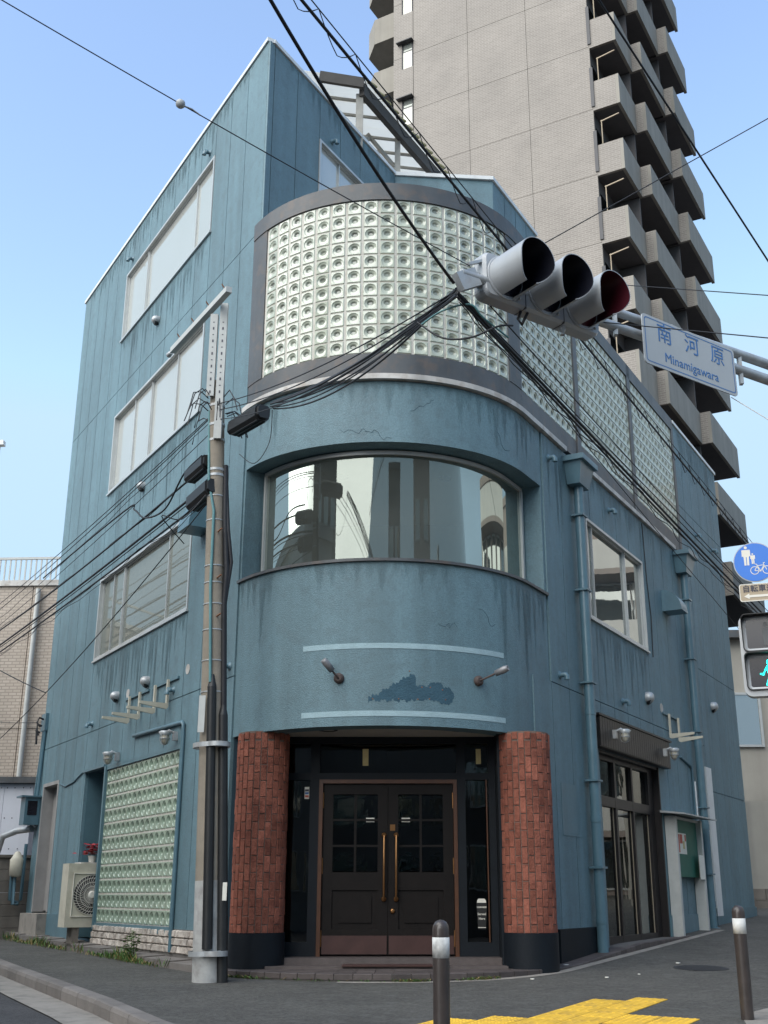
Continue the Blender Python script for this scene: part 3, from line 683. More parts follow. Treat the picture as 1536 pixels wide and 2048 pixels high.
# brick pillars
BW, BH, PR = .0755, .1835, .30
bm_ = MB(); w2, h2 = .033, .087
bm_.add([(-w2, -.03, -h2), (w2, -.03, -h2), (w2, -.03, h2), (-w2, -.03, h2), (-w2, .006, -h2), (w2, .006, -h2), (w2, .006, h2), (-w2, .006, h2), (-w2 + .004, .011, -h2 + .004), (w2 - .004, .011, -h2 + .004), (w2 - .004, .011, h2 - .004), (-w2 + .004, .011, h2 - .004)],
    [(8, 9, 10, 11), (4, 5, 9, 8), (5, 6, 10, 9), (6, 7, 11, 10), (7, 4, 8, 11), (0, 1, 5, 4), (1, 2, 6, 5), (2, 3, 7, 6), (3, 0, 4, 7)])
brick_me = bm_.mesh('brick')
hb = MB(); hb.add([(x, y, z * .46) for x, y, z in bm_.v], bm_.f); half_me = hb.mesh('brick')
for cx_, cy_, face in ((-1.60, 13.63, -.35), (1.485, 13.63, .30)):
    m = MB(); m.cyl((cx_, cy_, .45), (cx_, cy_, 2.69), PR - .004, n=40); pl = part(m, 'brick_pillar', 'brick_mortar')
    ncol = 25; da = 2 * pi / ncol
    rest = MB()
    for i in range(ncol):
        a = face + (i - 12) * da; nrm = V((sin(a), -cos(a), 0)); tan = V((cos(a), sin(a), 0))
        zoff = 0 if i % 2 == 0 else -BH / 2
        for k in range(13):
            zc = .47 + zoff + BH * (k + .5); me = brick_me
            if zc - BH / 2 < .46:
                if zc + BH / 2 < .5: continue
                zc = .47 + BH / 4; me = half_me
            if zc + BH / 2 > 2.70:
                if zc - BH / 2 > 2.6: continue
                zc = 2.69 - BH / 4 - .005; me = half_me
            p = V((cx_, cy_, zc)) + nrm * (PR - .006 + random.uniform(-.003, .004))
            mw = basis(p, tan, nrm, V((0, 0, 1))) @ Matrix.Rotation(random.uniform(-.015, .015), 4, 'Y')
            if 6 <= i <= 17: place('brick', me, 'brick', pl, mw)
            else: src = bm_ if me is brick_me else hb; rest.add([mw @ V(q) for q in src.v], src.f)
    o = rest.build('brick_field', 'brick', pl); o['kind'] = 'stuff'
    m = MB(); m.cyl((cx_, cy_, .03), (cx_, cy_, .475), PR + .018, n=40); part(m, 'pillar_base', 'navy', pl)

# porch step with tiles
def porch_top(s):
    u = s - LARC
    return .105 + (.0 if u < .3 else min(.06 * (u - .3), .16) if u < 3 else .16 + .01 * (u - 3))
m = MB(); ss = srange(-.4, LARC, .12) + [LARC + k * .3 for k in range(1, 19)]
for a, b in zip(ss, ss[1:]):
    za, zb = porch_top(a), porch_top(b); wid = lambda s: .30 if s < LARC + 1 else .30 + .02 * (s - LARC - 1)
    pa, pb = bp(a, .27, 0), bp(b, .27, 0); qa, qb = bp(a, -.6, 0), bp(b, -.6, 0)
    m.hexa([V((p.x, p.y, z)) for lo in (1, 0) for p, z in ((pa, za - .015 if not lo else -.1), (pb, zb - .015 if not lo else -.1), (qb, zb - .015 if not lo else -.1), (qa, za - .015 if not lo else -.1))])
porch = part(m, 'porch_step', 'mortar_dark')
s = -.38
while s < LARC + 5.2:
    e = s + (.20 if s > LARC else .20 * RAD / (RAD + .27)); a, b = s + .004, e - .004
    za, zb = porch_top(a), porch_top(b)
    m = MB(); pr = [(.285, -.058), (.285, -.006), (.279, .0), (.21, .0), (.21, -.058)]
    A = [bp(a, d, za + h) for d, h in pr]; C_ = [bp(b, d, zb + h) for d, h in pr]; k = len(pr)
    m.add(A + C_, [tuple(range(k)), tuple(range(2 * k - 1, k - 1, -1))] + [(j, k + j, k + (j + 1) % k, (j + 1) % k) for j in range(k)])
    part(m, 'nosing_tile', 'step_tile', porch); s = e
for row in range(4):
    d0 = .205 - row * .2; s = -.38
    while s < LARC + (2.2 if row < 1 else .0):
        r_ = (RAD + d0 - .1) / RAD; e = s + (.2 if s > LARC or s < 0 else .2 / r_)
        a, b = s + .003, e - .003; za, zb = porch_top(a), porch_top(b)
        m = MB(); lo = [bp(a, d0 - .197, za - .03), bp(b, d0 - .197, zb - .03), bp(b, d0, zb - .03), bp(a, d0, za - .03)]
        hi = [bp(a, d0 - .197, za - .001 + row * .004), bp(b, d0 - .197, zb - .001 + row * .004), bp(b, d0, zb - .002 + row * .004), bp(a, d0, za - .002 + row * .004)]
        m.hexa(lo + hi); part(m, 'paving_tile', 'step_tile', porch); s = e
m = MB(); m.box(-1.46, 1.2, 13.3, 14.1, .05, .135); m.box(-1.46, 1.2, 13.62, 14.1, .135, .205); part(m, 'threshold', 'step_tile', porch)
m = MB(); m.box(-.62, .55, 13.25, 13.55, .137, .15); part(m, 'threshold_strip', 'kick_plate', porch)

# shop front on the right-hand street
m = MB()
for q in ((2.30, 2.40, .2, 2.8), (3.22, 3.30, .2, 2.8), (4.02, 4.09, .2, 2.8), (4.86, 5.14, .2, 2.8)): WR.box(m, q[0], q[1], -.18, -.09, q[2], q[3])
for a, b in ((2.40, 3.22), (3.30, 4.02), (4.09, 4.86)):
    WR.box(m, a, b, -.18, -.092, 2.70, 2.8); WR.box(m, a, b, -.18, -.092, 2.06, 2.2); WR.box(m, a, b, -.18, -.092, .2, .34)
sf = part(m, 'shop_front', 'dark_wood')
for a, b in ((2.40, 3.22), (3.30, 4.02), (4.09, 4.86)):
    m = MB(); WR.box(m, a, b, -.14, -.135, .34, 2.06); part(m, 'pane', 'pane_shop', sf)
    m = MB(); WR.box(m, a, b, -.14, -.135, 2.2, 2.70); part(m, 'pane', 'pane_shop', sf)
    m = MB(); WR.box(m, a, a + .014, -.135, -.128, .34, 2.06); WR.box(m, b - .014, b, -.135, -.128, .34, 2.06); part(m, 'sash', 'beige_trim', sf)
m = MB(); WR.box(m, 5.1, 5.14, -.2, .018, .2, 2.8); WR.box(m, 2.3, 5.1, -.2, -.0, 2.76, 2.8); part(m, 'shop_reveal', 'dark_wood', sf)
m = MB(); WR.box(m, 1.5, 5.6, -3.0, -2.9, .2, 3.0); part(m, 'shop_back_wall', 'interior', sf)
m = MB(); WR.box(m, 2.05, 5.45, .022, .13, 2.80, 3.22); fb = part(m, 'fascia_board', 'dark_wood')
m = MB(); WR.box(m, 2.0, 5.5, .022, .16, 3.221, 3.25); part(m, 'fascia_cap', 'dark_wood', fb)
k = 0
while 2.06 + k * .105 < 5.4:
    m = MB(); WR.box(m, 2.06 + k * .105, 2.06 + k * .105 + .098, .1302, .142, 2.81, 3.215); part(m, 'plank', 'dark_wood', fb); k += 1

# side door, recess and service things on the side street
m = MB(); WL.box(m, 7.60, 8.55, -.2, -.16, .62, 2.76); sdw = part(m, 'side_door', 'door_grey', label='grey steel side door')
m = MB(); WL.box(m, 7.55, 7.62, -.2, .03, .6, 2.79); WL.box(m, 8.52, 8.59, -.2, .03, .6, 2.79); WL.box(m, 7.62, 8.52, -.2, .03, 2.73, 2.79); part(m, 'door_frame', 'door_grey', sdw)
m = MB(); m.lathe(WL.p(7.75, -.16, 1.55), NL, [(0, .03), (.03, .03), (.05, .01)], 12); part(m, 'door_knob', 'brass', sdw)
m = MB(); WL.box(m, 7.5, 8.65, -.2, .2, .1, .58); part(m, 'side_door_step', 'concrete')
m = MB()
WL.box(m, 5.98, 6.06, -1.1, -.022, .25, 2.83); WL.box(m, 4.80, 4.86, -1.1, -.16, .25, 2.83); WL.box(m, 4.8, 6.06, -1.16, -1.1, .25, 2.83); WL.box(m, 4.86, 5.98, -1.1, -.022, 2.775, 2.83); WL.box(m, 4.86, 5.98, -1.1, -.022, .2, .25)
part(m, 'alcove', 'blue_paint')
m = MB(); WL.box(m, 4.9, 6.05, .021, .06, 2.775, 2.81); part(m, 'alcove_lintel', 'pipe_blue')

# stone facing under the glass block panel
m = MB(); WL.box(m, .06, 4.95, -.02, .022, .06, .47); base = part(m, 'stone_base', 'mortar_dark')
for r in range(3):
    u = .07 + .05 * (r % 2)
    while u < 4.86:
        wd = random.uniform(.10, .19); e = min(u + wd, 4.94); z0 = .19 + r * .093 - (.0 if r else 0); z1 = z0 + .084
        m = MB(); c_ = random.uniform(.004, .012); dd = .045 + random.uniform(-.008, .014)
        lo = [WL.p(u, .022, z0), WL.p(e - .016, .022, z0), WL.p(e - .016, .022, z1), WL.p(u, .022, z1)]
        j = lambda: random.uniform(-.008, .008)
        hi = [WL.p(u + .012 + j(), dd + j(), z0 + .012), WL.p(e - .022 + j(), dd + j(), z0 + .01), WL.p(e - .022 + j(), dd + j(), z1 - .012), WL.p(u + .012 + j(), dd + j(), z1 - .01)]
        m.hexa(lo + hi); part(m, 'facing_stone', 'stone_white', base); u = e
m = MB()
for k in range(11):
    a, b = k * .9, (k + 1) * .9 - .008; z = .14 + .016 * a
    m.hexa([WL.p(a, -.1, -.1), WL.p(b, -.1, -.1), WL.p(b, .3, -.1), WL.p(a, .3, -.1), WL.p(a, -.1, z), WL.p(b, -.1, z), WL.p(b, .3, z - .02), WL.p(a, .3, z - .02)])
part(m, 'side_ledge', 'kerb_concrete')

# gutters and downpipes
for u, zt, zb in ((1.74, 6.45, .18), (7.32, 6.50, .34)):
    m = MB(); m.hexa([WR.p(u - .2, .03, zt), WR.p(u + .2, .03, zt), WR.p(u + .2, .22, zt), WR.p(u - .2, .22, zt), WR.p(u - .27, .022, zt + .32), WR.p(u + .27, .022, zt + .32), WR.p(u + .27, .28, zt + .32), WR.p(u - .27, .28, zt + .32)])
    WR.box(m, u - .32, u + .32, .022, .33, zt + .32, zt + .40)
    dp = part(m, 'rain_hopper', 'pipe_blue')
    m = MB(); m.cyl(WR.p(u, .125, zb), WR.p(u, .125, zt + .01), .07, n=16); 
    for z in (zb + .35, zb + 1.6, zb + 3.0): m.cyl(WR.p(u, .125, z), WR.p(u, .125, z + .09), .077, n=16)
    part(m, 'downpipe', 'pipe_blue')
    for z in (1.2, 2.3, 3.6, 4.9, 6.0):
        m = MB(); WR.box(m, u - .1, u + .1, .03, .21, z, z + .025); part(m, 'pipe_bracket', 'pipe_blue')
m = MB(); m.tube([WR.p(7.32, .125, .36), WR.p(7.32, .14, .31), WR.p(7.34, .24, .28)], .07, 12); part(m, 'downpipe_shoe', 'pipe_blue')
m = MB(); WR.box(m, 8.0, 8.4, .021, .05, .53, 3.08); part(m, 'white_board', 'white_metal', label='tall narrow white board on the far blue wall')
m = MB(); WR.box(m, .78, 1.42, .0205, .026, 1.58, 2.22); part(m, 'sign_plate', 'blue_paint', label='dark square plate on the blue wall')
# vents
def round_vent(fr, u, z, r=.075):
    m = MB(); m.lathe(fr.p(u, .02, z), fr.n, [(0, r), (.05, r), (.09, r * .85), (.115, r * .5), (.12, .01)], 18); v_ = part(m, 'round_vent', 'galv')
    m = MB(); m.lathe(fr.p(u, .06, z - r * .55), (fr.n - V((0, 0, 1))).normalized(), [(0, r * .2), (0, r * .72), (.035, r * .72), (.036, .005)], 14); part(m, 'vent_mouth', 'black_plastic', v_)
for u, z in ((4.1, 7.18), (4.6, 3.83), (3.2, 3.85), (4.0, 10.16)): round_vent(WL, u, z)
for u, z in ((4.75, 3.86), (9.0, 4.3)): round_vent(WR, u, z, .09)
def stub(fr, u, z):
    m = MB(); n = fr.n; p = fr.p(u, .02, z); m.lathe(p, n, [(0, .055), (.01, .055), (.012, .032), (.06, .032)], 12)
    m.tube([p + n * .05, p + n * .085, p + n * .1 + V((0, 0, -.02)), p + n * .1 + V((0, 0, -.07))], .035, 10); part(m, 'vent_stub', 'pipe_blue')
for u, z in ((5.85, 3.55), (2.1, 3.56), (.15, 3.57), (2.0, 12.28), (5.8, 12.29)): stub(WL, u, z)
for u, z in ((.85, 6.62), (3.4, 6.61), (8.9, 7.72), (10.2, 7.74), (.92, 3.6), (3.5, 3.62)): stub(WR, u, z)
stub(W4, 1.7, 12.2)
def hood(fr, u0, u1, zb, zt, d, m_='pipe_blue'):
    m = MB(); prof = [(.021, zb)] + [(.021 + (d - .02) * sin(t), zb + (zt - zb) * cos(t)) for t in [k * pi / 2 / 8 for k in range(9)]]
    m.prism([fr.p(u0, a, z) for a, z in prof], fr.d * (u1 - u0)); h = part(m, 'vent_hood', m_)
    return h
hood(WR, 6.05, 6.45, 5.55, 5.93, .36); hood(WL, 1.0, 1.42, 5.6, 6.08, .36)
for u, z in ((4.1, 3.8), (1.6, 3.77)):
    m = MB(); m.cyl(WL.p(u, .02, z), WL.p(u, .026, z), .07, n=16); part(m, 'patch_plate', 'flash')
m = MB(); m.cyl(WR.p(5.55, .02, 3.8), WR.p(5.55, .026, 3.8), .08, n=16); part(m, 'patch_plate', 'flash')
# air conditioner brackets
def acb(fr, us, z, rails):
    for a, b in rails:
        m = MB(); fr.box(m, a, b, .021, .05, z + .33, z + .365); part(m, 'bracket_rail', 'blue_paint')
    for u in us:
        m = MB(); fr.box(m, u - .022, u + .022, .05, .08, z - .02, z + .36)
        m.prism([fr.p(u - .02, .05, z - .03), fr.p(u - .02, .08, z - .05), fr.p(u - .02, .46, z), fr.p(u - .02, .46, z + .035), fr.p(u - .02, .08, z + .03)], fr.d * .04)
        part(m, 'wall_bracket', 'ac_beige')
acb(WL, (2.22, 2.74, 3.40, 3.87), 3.36, ((1.9, 2.9), (3.1, 4.15)))
acb(WR, (5.82, 6.36), 3.38, ((5.55, 6.5),))
# conduits
m = MB(); m.tube([WL.p(3.6, .05, 3.10), WL.p(1.62, .05, 3.06), WL.p(1.56, .05, 3.02), WL.p(1.56, .05, 2.9), WL.p(1.56, .05, .2)], .028, 8); part(m, 'conduit', 'pipe_blue')
m = MB(); m.tube([WR.p(6.4, .04, 3.1), WR.p(7.0, .04, 3.0), WR.p(7.08, .04, 2.95), WR.p(7.08, .04, 1.9)], .022, 8); part(m, 'conduit', 'pipe_blue')
m = MB(); m.tube([WR.p(7.2, .04, 2.75), WR.p(7.2, .04, 2.1)], .02, 8); part(m, 'conduit', 'white_metal')
m = MB(); m.tube([WL.p(8.85, .05, 3.9), WL.p(8.9, .05, 3.3), WL.p(8.95, .07, 2.6)], .03, 8); m.tube([WL.p(8.75, .05, 3.85), WL.p(8.8, .05, 3.3), WL.p(8.78, .07, 2.6)], .03, 8); part(m, 'service_conduit', 'pipe_blue')
m = MB(); m.tube([WL.p(7.5, .03, 2.72), WL.p(7.1, .035, 2.64), WL.p(6.6, .035, 2.68), WL.p(6.1, .035, 2.8)], .012, 6); part(m, 'wall_cable', 'pipe_blue')
m = MB(); m.tube([WR.p(5.15, .03, 6.9), WR.p(5.2, .03, 5.9), WR.p(5.3, .03, 5.3), WR.p(5.25, .03, 4.6)], .008, 5); part(m, 'wall_cable', 'black_plastic')

# ------------------------------------------------------------------ lamps, spotlights on the walls
def bulkhead(fr, u, d, z, label):
    p = fr.p(u, d, z); t = thing('bulkhead_lamp', p, label, 'lamp', 'caged wall lamps of the blue building')
    m = MB(); fr.box(m, u - .03, u + .03, d, d + .06, z - .02, z + .1); m.tube([p + fr.n * .05 + V((0, 0, .08)), p + fr.n * .12 + V((0, 0, .11)), p + fr.n * .16 + V((0, 0, .07))], .018, 8); m.build('bracket', 'galv', t)
    c = p + fr.n * .17
    m = MB(); m.lathe(c + V((0, 0, .1)), (0, 0, -1), [(0, .02), (.0, .06), (.015, .09), (.05, .07), (.055, .07)], 16); m.build('cap', 'galv', t)
    m = MB(); m.lathe(c + V((0, 0, .05)), (0, 0, -1), [(0, .055), (.06, .058), (.1, .045), (.125, .02), (.13, .003)], 16); m.build('glass_globe', 'lamp_glass', t)
    m = MB()
    for k in range(6):
        a = k * pi / 3; q = V((cos(a), sin(a), 0))
        m.tube([c + q * .066 + V((0, 0, .05)), c + q * .068 + V((0, 0, -.02)), c + q * .05 + V((0, 0, -.065)), c + V((0, 0, -.09))], .004, 4)
    m.lathe(c + V((0, 0, .0)), (0, 0, -1), [(0, .066), (0, .072), (.008, .072), (.008, .066)], 16); m.build('cage', 'galv', t)
bulkhead(WL, 1.85, .022, 2.86, 'caged wall lamp above the glass block panel, nearest the utility pole')
bulkhead(WL, 4.3, .022, 2.83, 'caged wall lamp above the alcove beside the glass block panel')
bulkhead(WR, 2.6, .14, 2.98, 'caged lamp on the left end of the dark fascia board')
bulkhead(WR, 5.05, .14, 2.98, 'caged lamp on the right end of the dark fascia board')
def spot(a_deg, z, dirv, label):
    s = sa(a_deg); p = bp(s, 0, z); n = (bp(s, 1, z) - p).normalized()
    t = thing('spotlight', p, label, 'spotlight', 'small spotlights on the curved apron')
    m = MB(); m.lathe(p, n, [(0, .06), (.03, .06), (.05, .035)], 16); m.build('base', 'spot_dark', t)
    tip = p + n * .05 + V(dirv) * .14
    m = MB(); m.tube([p + n * .04, p + n * .07, tip], .012, 8); m.build('arm', 'spot_dark', t)
    d = V(dirv).normalized()
    m = MB(); m.lathe(tip - d * .02, d, [(0, .02), (0, .036), (.13, .042), (.14, .036), (.165, .036), (.165, .02), (.12, .02)], 16); m.build('lamp_head', 'spot_head', t)
spot(-13.1, 3.22, (-.55, -.35, .62), 'small spotlight on the curved apron pointing up left')
spot(32.3, 3.24, (1.35, -.75, .5), 'small spotlight on a longer arm pointing right')
# stain left by the removed sign: holes
for a, z in ((-2.5, 2.98), (5.5, 2.98), (11.5, 2.98), (15.2, 2.99), (20.5, 2.99), (8.9, 3.3), (15.5, 3.12), (19.5, 3.1), (12.8, 3.12)):
    p = bp(sa(a), 0, z); n = (bp(sa(a), 1, z) - p).normalized()
    m = MB(); m.lathe(p, n, [(0, .008), (.004, .008), (.005, .002)], 8); part(m, 'screw_plug', 'rust', apron)
mat('faded_ink', (.045, .095, .13), .85, .2, 6, .5, 55, spec=.2)
def blot(x, z):      # (angle deg, height) inside the mark left by the removed sign
    e = .012 * sin(x * 2.1) + .01 * sin(x * 5.3 + z * 30)
    tri = -4 < x < 11 and 2.955 + e < z < 2.99 + e + .022 * max(0, x + 2) * (1 if x < 9.2 else 2.2 - .13 * x) + .02
    b1 = ((x - 12.5) / 4.2) ** 2 + ((z - 3.05) / .085) ** 2 < 1 + e * 8
    b2 = ((x - 17.3) / 3.2) ** 2 + ((z - 3.07) / .11) ** 2 < 1 + e * 8
    b3 = ((x - 20.5) / 3.0) ** 2 + ((z - 3.03) / .1) ** 2 < 1 + e * 8
    return tri or b1 or b2 or b3
m = MB(); da_, dz_ = .25, .009
for i in range(-20, 105):
    for k in range(60):
        x, z = i * da_, 2.92 + k * dz_
        if blot(x, z):
            s0, s1 = sa(x - da_ / 2), sa(x + da_ / 2)
            m.add([bp(s0, .0015, z), bp(s1, .0015, z), bp(s1, .0015, z + dz_), bp(s0, .0015, z + dz_)], [(0, 1, 2, 3)], True)
part(m, 'sign_ghost_mark', 'faded_ink', apron, 'dark blue mark left by a removed sign')

# rain streaks that have run down from sills and joints, hairline cracks
for k, f_ in enumerate((.92, .86)):
    mat('stucco_streak_%d' % k, tuple(c * f_ for c in BLUE), .6, .13, .8, .45, 85, streak=.22, spec=.6, dirt=(.06, .09, .105), dirt_amt=.25, grain=.16, gscale=45)
def streaks(pt, a0, a1, ztop, length, parent, seed):
    """pt(s, d, z) gives a wall point; uneven runs of grime hanging from ztop"""
    rg = random.Random(seed); ph = [rg.uniform(0, 6.28) for _ in range(4)]
    for lay in (0, 1):
        m = MB(); x = a0; w_ = .014
        while x < a1:
            t_ = (x - a0) / (a1 - a0); edge = min(1, 6 * t_, 6 * (1 - t_))
            h = .5 + .5 * sin(x * 7.3 + ph[0]) * sin(x * 17 + ph[1]) + .35 * sin(x * 41 + ph[2])
            h = max(0, h - .12 - .3 * lay) * edge * length * rg.uniform(.75, 1.1)
            if h > .03:
                d = .0012 + .0009 * lay; q = [pt(x, d, ztop), pt(x + w_, d, ztop), pt(x + w_ * .75, d, ztop - h), pt(x + w_ * .3, d, ztop - h)]
                m.add(q, [(0, 1, 2, 3)], True)
            x += w_
        if m.v: part(m, 'rain_streak', 'stucco_streak_%d' % lay, parent)['kind'] = 'stuff'
streaks(bp, sa(38), LARC + .58, 4.60, 1.25, apron, 3); streaks(bp, .02, .8, 4.60, .8, apron, 5); streaks(bp, sa(-30), sa(30), 4.60, .35, apron, 8)
streaks(bp, .1, 1.2, 6.93, .6, B, 11); streaks(bp, sa(20), LARC + .55, 6.93, .7, B, 12); streaks(bp, sa(-20), sa(20), 6.93, .4, B, 14)
fw_l = lambda s, d, z: WL.p(s, d + .02, z); fw_r = lambda s, d, z: WR.p(s, d + .02, z); fw_4 = lambda s, d, z: W4.p(s, d + .02, z)
for k, (z, ln) in enumerate(((10.65, .9), (7.61, 1.0), (4.60, 1.1))): streaks(fw_l, 1.7, 6.1, z, ln, B, 20 + k)
streaks(fw_r, 2.2, 5.05, 4.62, 1.0, B, 30); streaks(fw_r, 1.95, 7.0, 6.93, .55, B, 31); streaks(fw_r, 7.8, 11.0, 9.72, 1.2, B, 32); streaks(fw_r, .65, 1.5, 6.9, 1.6, B, 33)
streaks(fw_l, .05, 8.9, 12.85, .5, B, 34); streaks(fw_4, .2, 6.5, 12.85, .45, B, 35)
for seed in range(6):
    rg = random.Random(seed + 90); a, z = rg.uniform(-20, 50), (rg.uniform(6.2, 6.8) if seed < 4 else rg.uniform(3.8, 4.4)); pts = []
    for k in range(9):
        pts.append(bp(sa(a), .0008, z)); a += rg.uniform(.2, 1.6); z += rg.uniform(-.06, .05)
    m = MB(); m.tube(pts, .0022, 4); part(m, 'hairline_crack', 'stucco_joint', apron if seed > 3 else B)

# ------------------------------------------------------------------ roof canopy on the building
def c4(u, d, z): return W4.p(u, d, z)
m = MB(); m.bar(c4(2.55, .05, 13.80), c4(5.65, .05, 13.80), .10, .24); can = part(m, 'canopy_beam', 'roof_dark')
for u, wdt in ((2.62, .12), (3.95, .10), (5.45, .10)):
    m = MB(); m.bar(c4(u, -.03, 12.6), c4(u, -.03, 13.75), wdt, wdt); part(m, 'canopy_post', 'grey_wood', can)
m = MB(); XD = V((1, .1, 0)).normalized()
for k, u in enumerate((2.9, 3.4, 4.1, 4.6, 5.1)):
    q = c4(u, .0, 13.80); m = MB(); m.bar(q, q - XD * min(1.9, .55 * u) + V((0, 0, .12)), .035, .045); part(m, 'purlin', 'grey_wood', can)
for u0, z0, u1, z1 in ((2.7, 13.0, 3.6, 13.65), (3.95, 13.1, 4.5, 13.7), (3.95, 13.2, 3.5, 13.7), (5.4, 13.1, 4.9, 13.7)):
    m = MB(); m.bar(c4(u0, -.1, z0), c4(u1, -.4, z1), .05, .06); part(m, 'brace', 'grey_wood', can)
# corrugated roof sheets, each sheet a piece
for k in range(4):
    u0, u1 = 2.5 + k * .8, 2.5 + k * .8 + .82; m = MB(); nseg = 22; vs_ = []
    for i in range(nseg + 1):
        u = u0 + (u1 - u0) * i / nseg; h = .012 * (1 if i % 2 else -1) + .004 * (k % 2)
        a = c4(u, .16, 13.945 + h); b = a - XD * min(2.3, .62 * u) + V((0, 0, .14))
        vs_ += [a, b, a + V((0, 0, .006)), b + V((0, 0, .006))]
    m.add(vs_, [(4 * i, 4 * i + 4, 4 * i + 5, 4 * i + 1) for i in range(nseg)])
    part(m, 'roof_sheet', 'sheet_translucent', can)
for k in range(12):
    u = 2.6 + k * .26; m = MB(); m.bar(c4(u, .14, 13.965), c4(u + .2, .19, 13.965), .05, .03); part(m, 'edge_tile', 'moss_yellow', can)
# corrugated back screen of the canopy
m = MB(); nseg = 80; vs_ = []
a0, b0 = c4(2.6, -1.9, 0), c4(5.9, -1.5, 0)
for i in range(nseg + 1):
    q = a0.lerp(b0, i / nseg) + NR * (.012 if i % 2 else -.012); vs_ += [V((q.x, q.y, 12.7)), V((q.x, q.y, 14.0))]
m.add(vs_, [(2 * i, 2 * i + 2, 2 * i + 3, 2 * i + 1) for i in range(nseg)]); part(m, 'back_screen', 'sheet_translucent', can)
for z in (13.0, 13.4, 13.8):
    m = MB(); m.bar(V((*a0.xy, z)) + NR * .04, V((*b0.xy, z)) + NR * .04, .05, .06); part(m, 'screen_rail', 'grey_wood', can)
m = MB(); m.bar(c4(2.5, .12, 13.86), c4(2.5, .12, 13.86) - XD * .75 + V((0, 0, .08)), .06, .2); part(m, 'gable_board', 'roof_dark', can)
m = MB(); m.bar(c4(4.1, .45, 10.62), c4(4.75, .85, 10.75), .5, .05); part(m, 'terrace_hatch', 'white_metal')

# ------------------------------------------------------------------ apartment tower behind
TP = V((7.34, 36.0, 0)); DT = V((cos(A_R), -sin(A_R), 0)); WT = Frame(TP, DT, -DR); WS = Frame(TP + DT * .05, DR, DT)
tile_mat('tower_tile', (.175, .152, .130), (.205, .180, .156), (.265, .242, .214), .27, .085, DT)
tile_mat('tower_tile_side', (.34, .295, .26), (.40, .35, .31), (.46, .42, .38), .27, .085, DR)
T = thing('apartment_tower', (9, 40, 0), 'tall pinkish tiled apartment tower with stacked balconies behind the blue building', 'tower')
def tp(mb, name, m, parent=T): return mb.build(name, m, parent)
m = MB(); WT.box(m, -8.6, .05, -9.6, -.08, 0, 27); WT.box(m, -8.6, .05, -6.4, -.08, 27, 47); tp(m, 'core', 'tower_soffit_shade')
FLH = 2.91; FZ = [29.25 + FLH * k for k in range(-10, 6)]
WJ = [-7.66, -5.1, -2.5, .1]
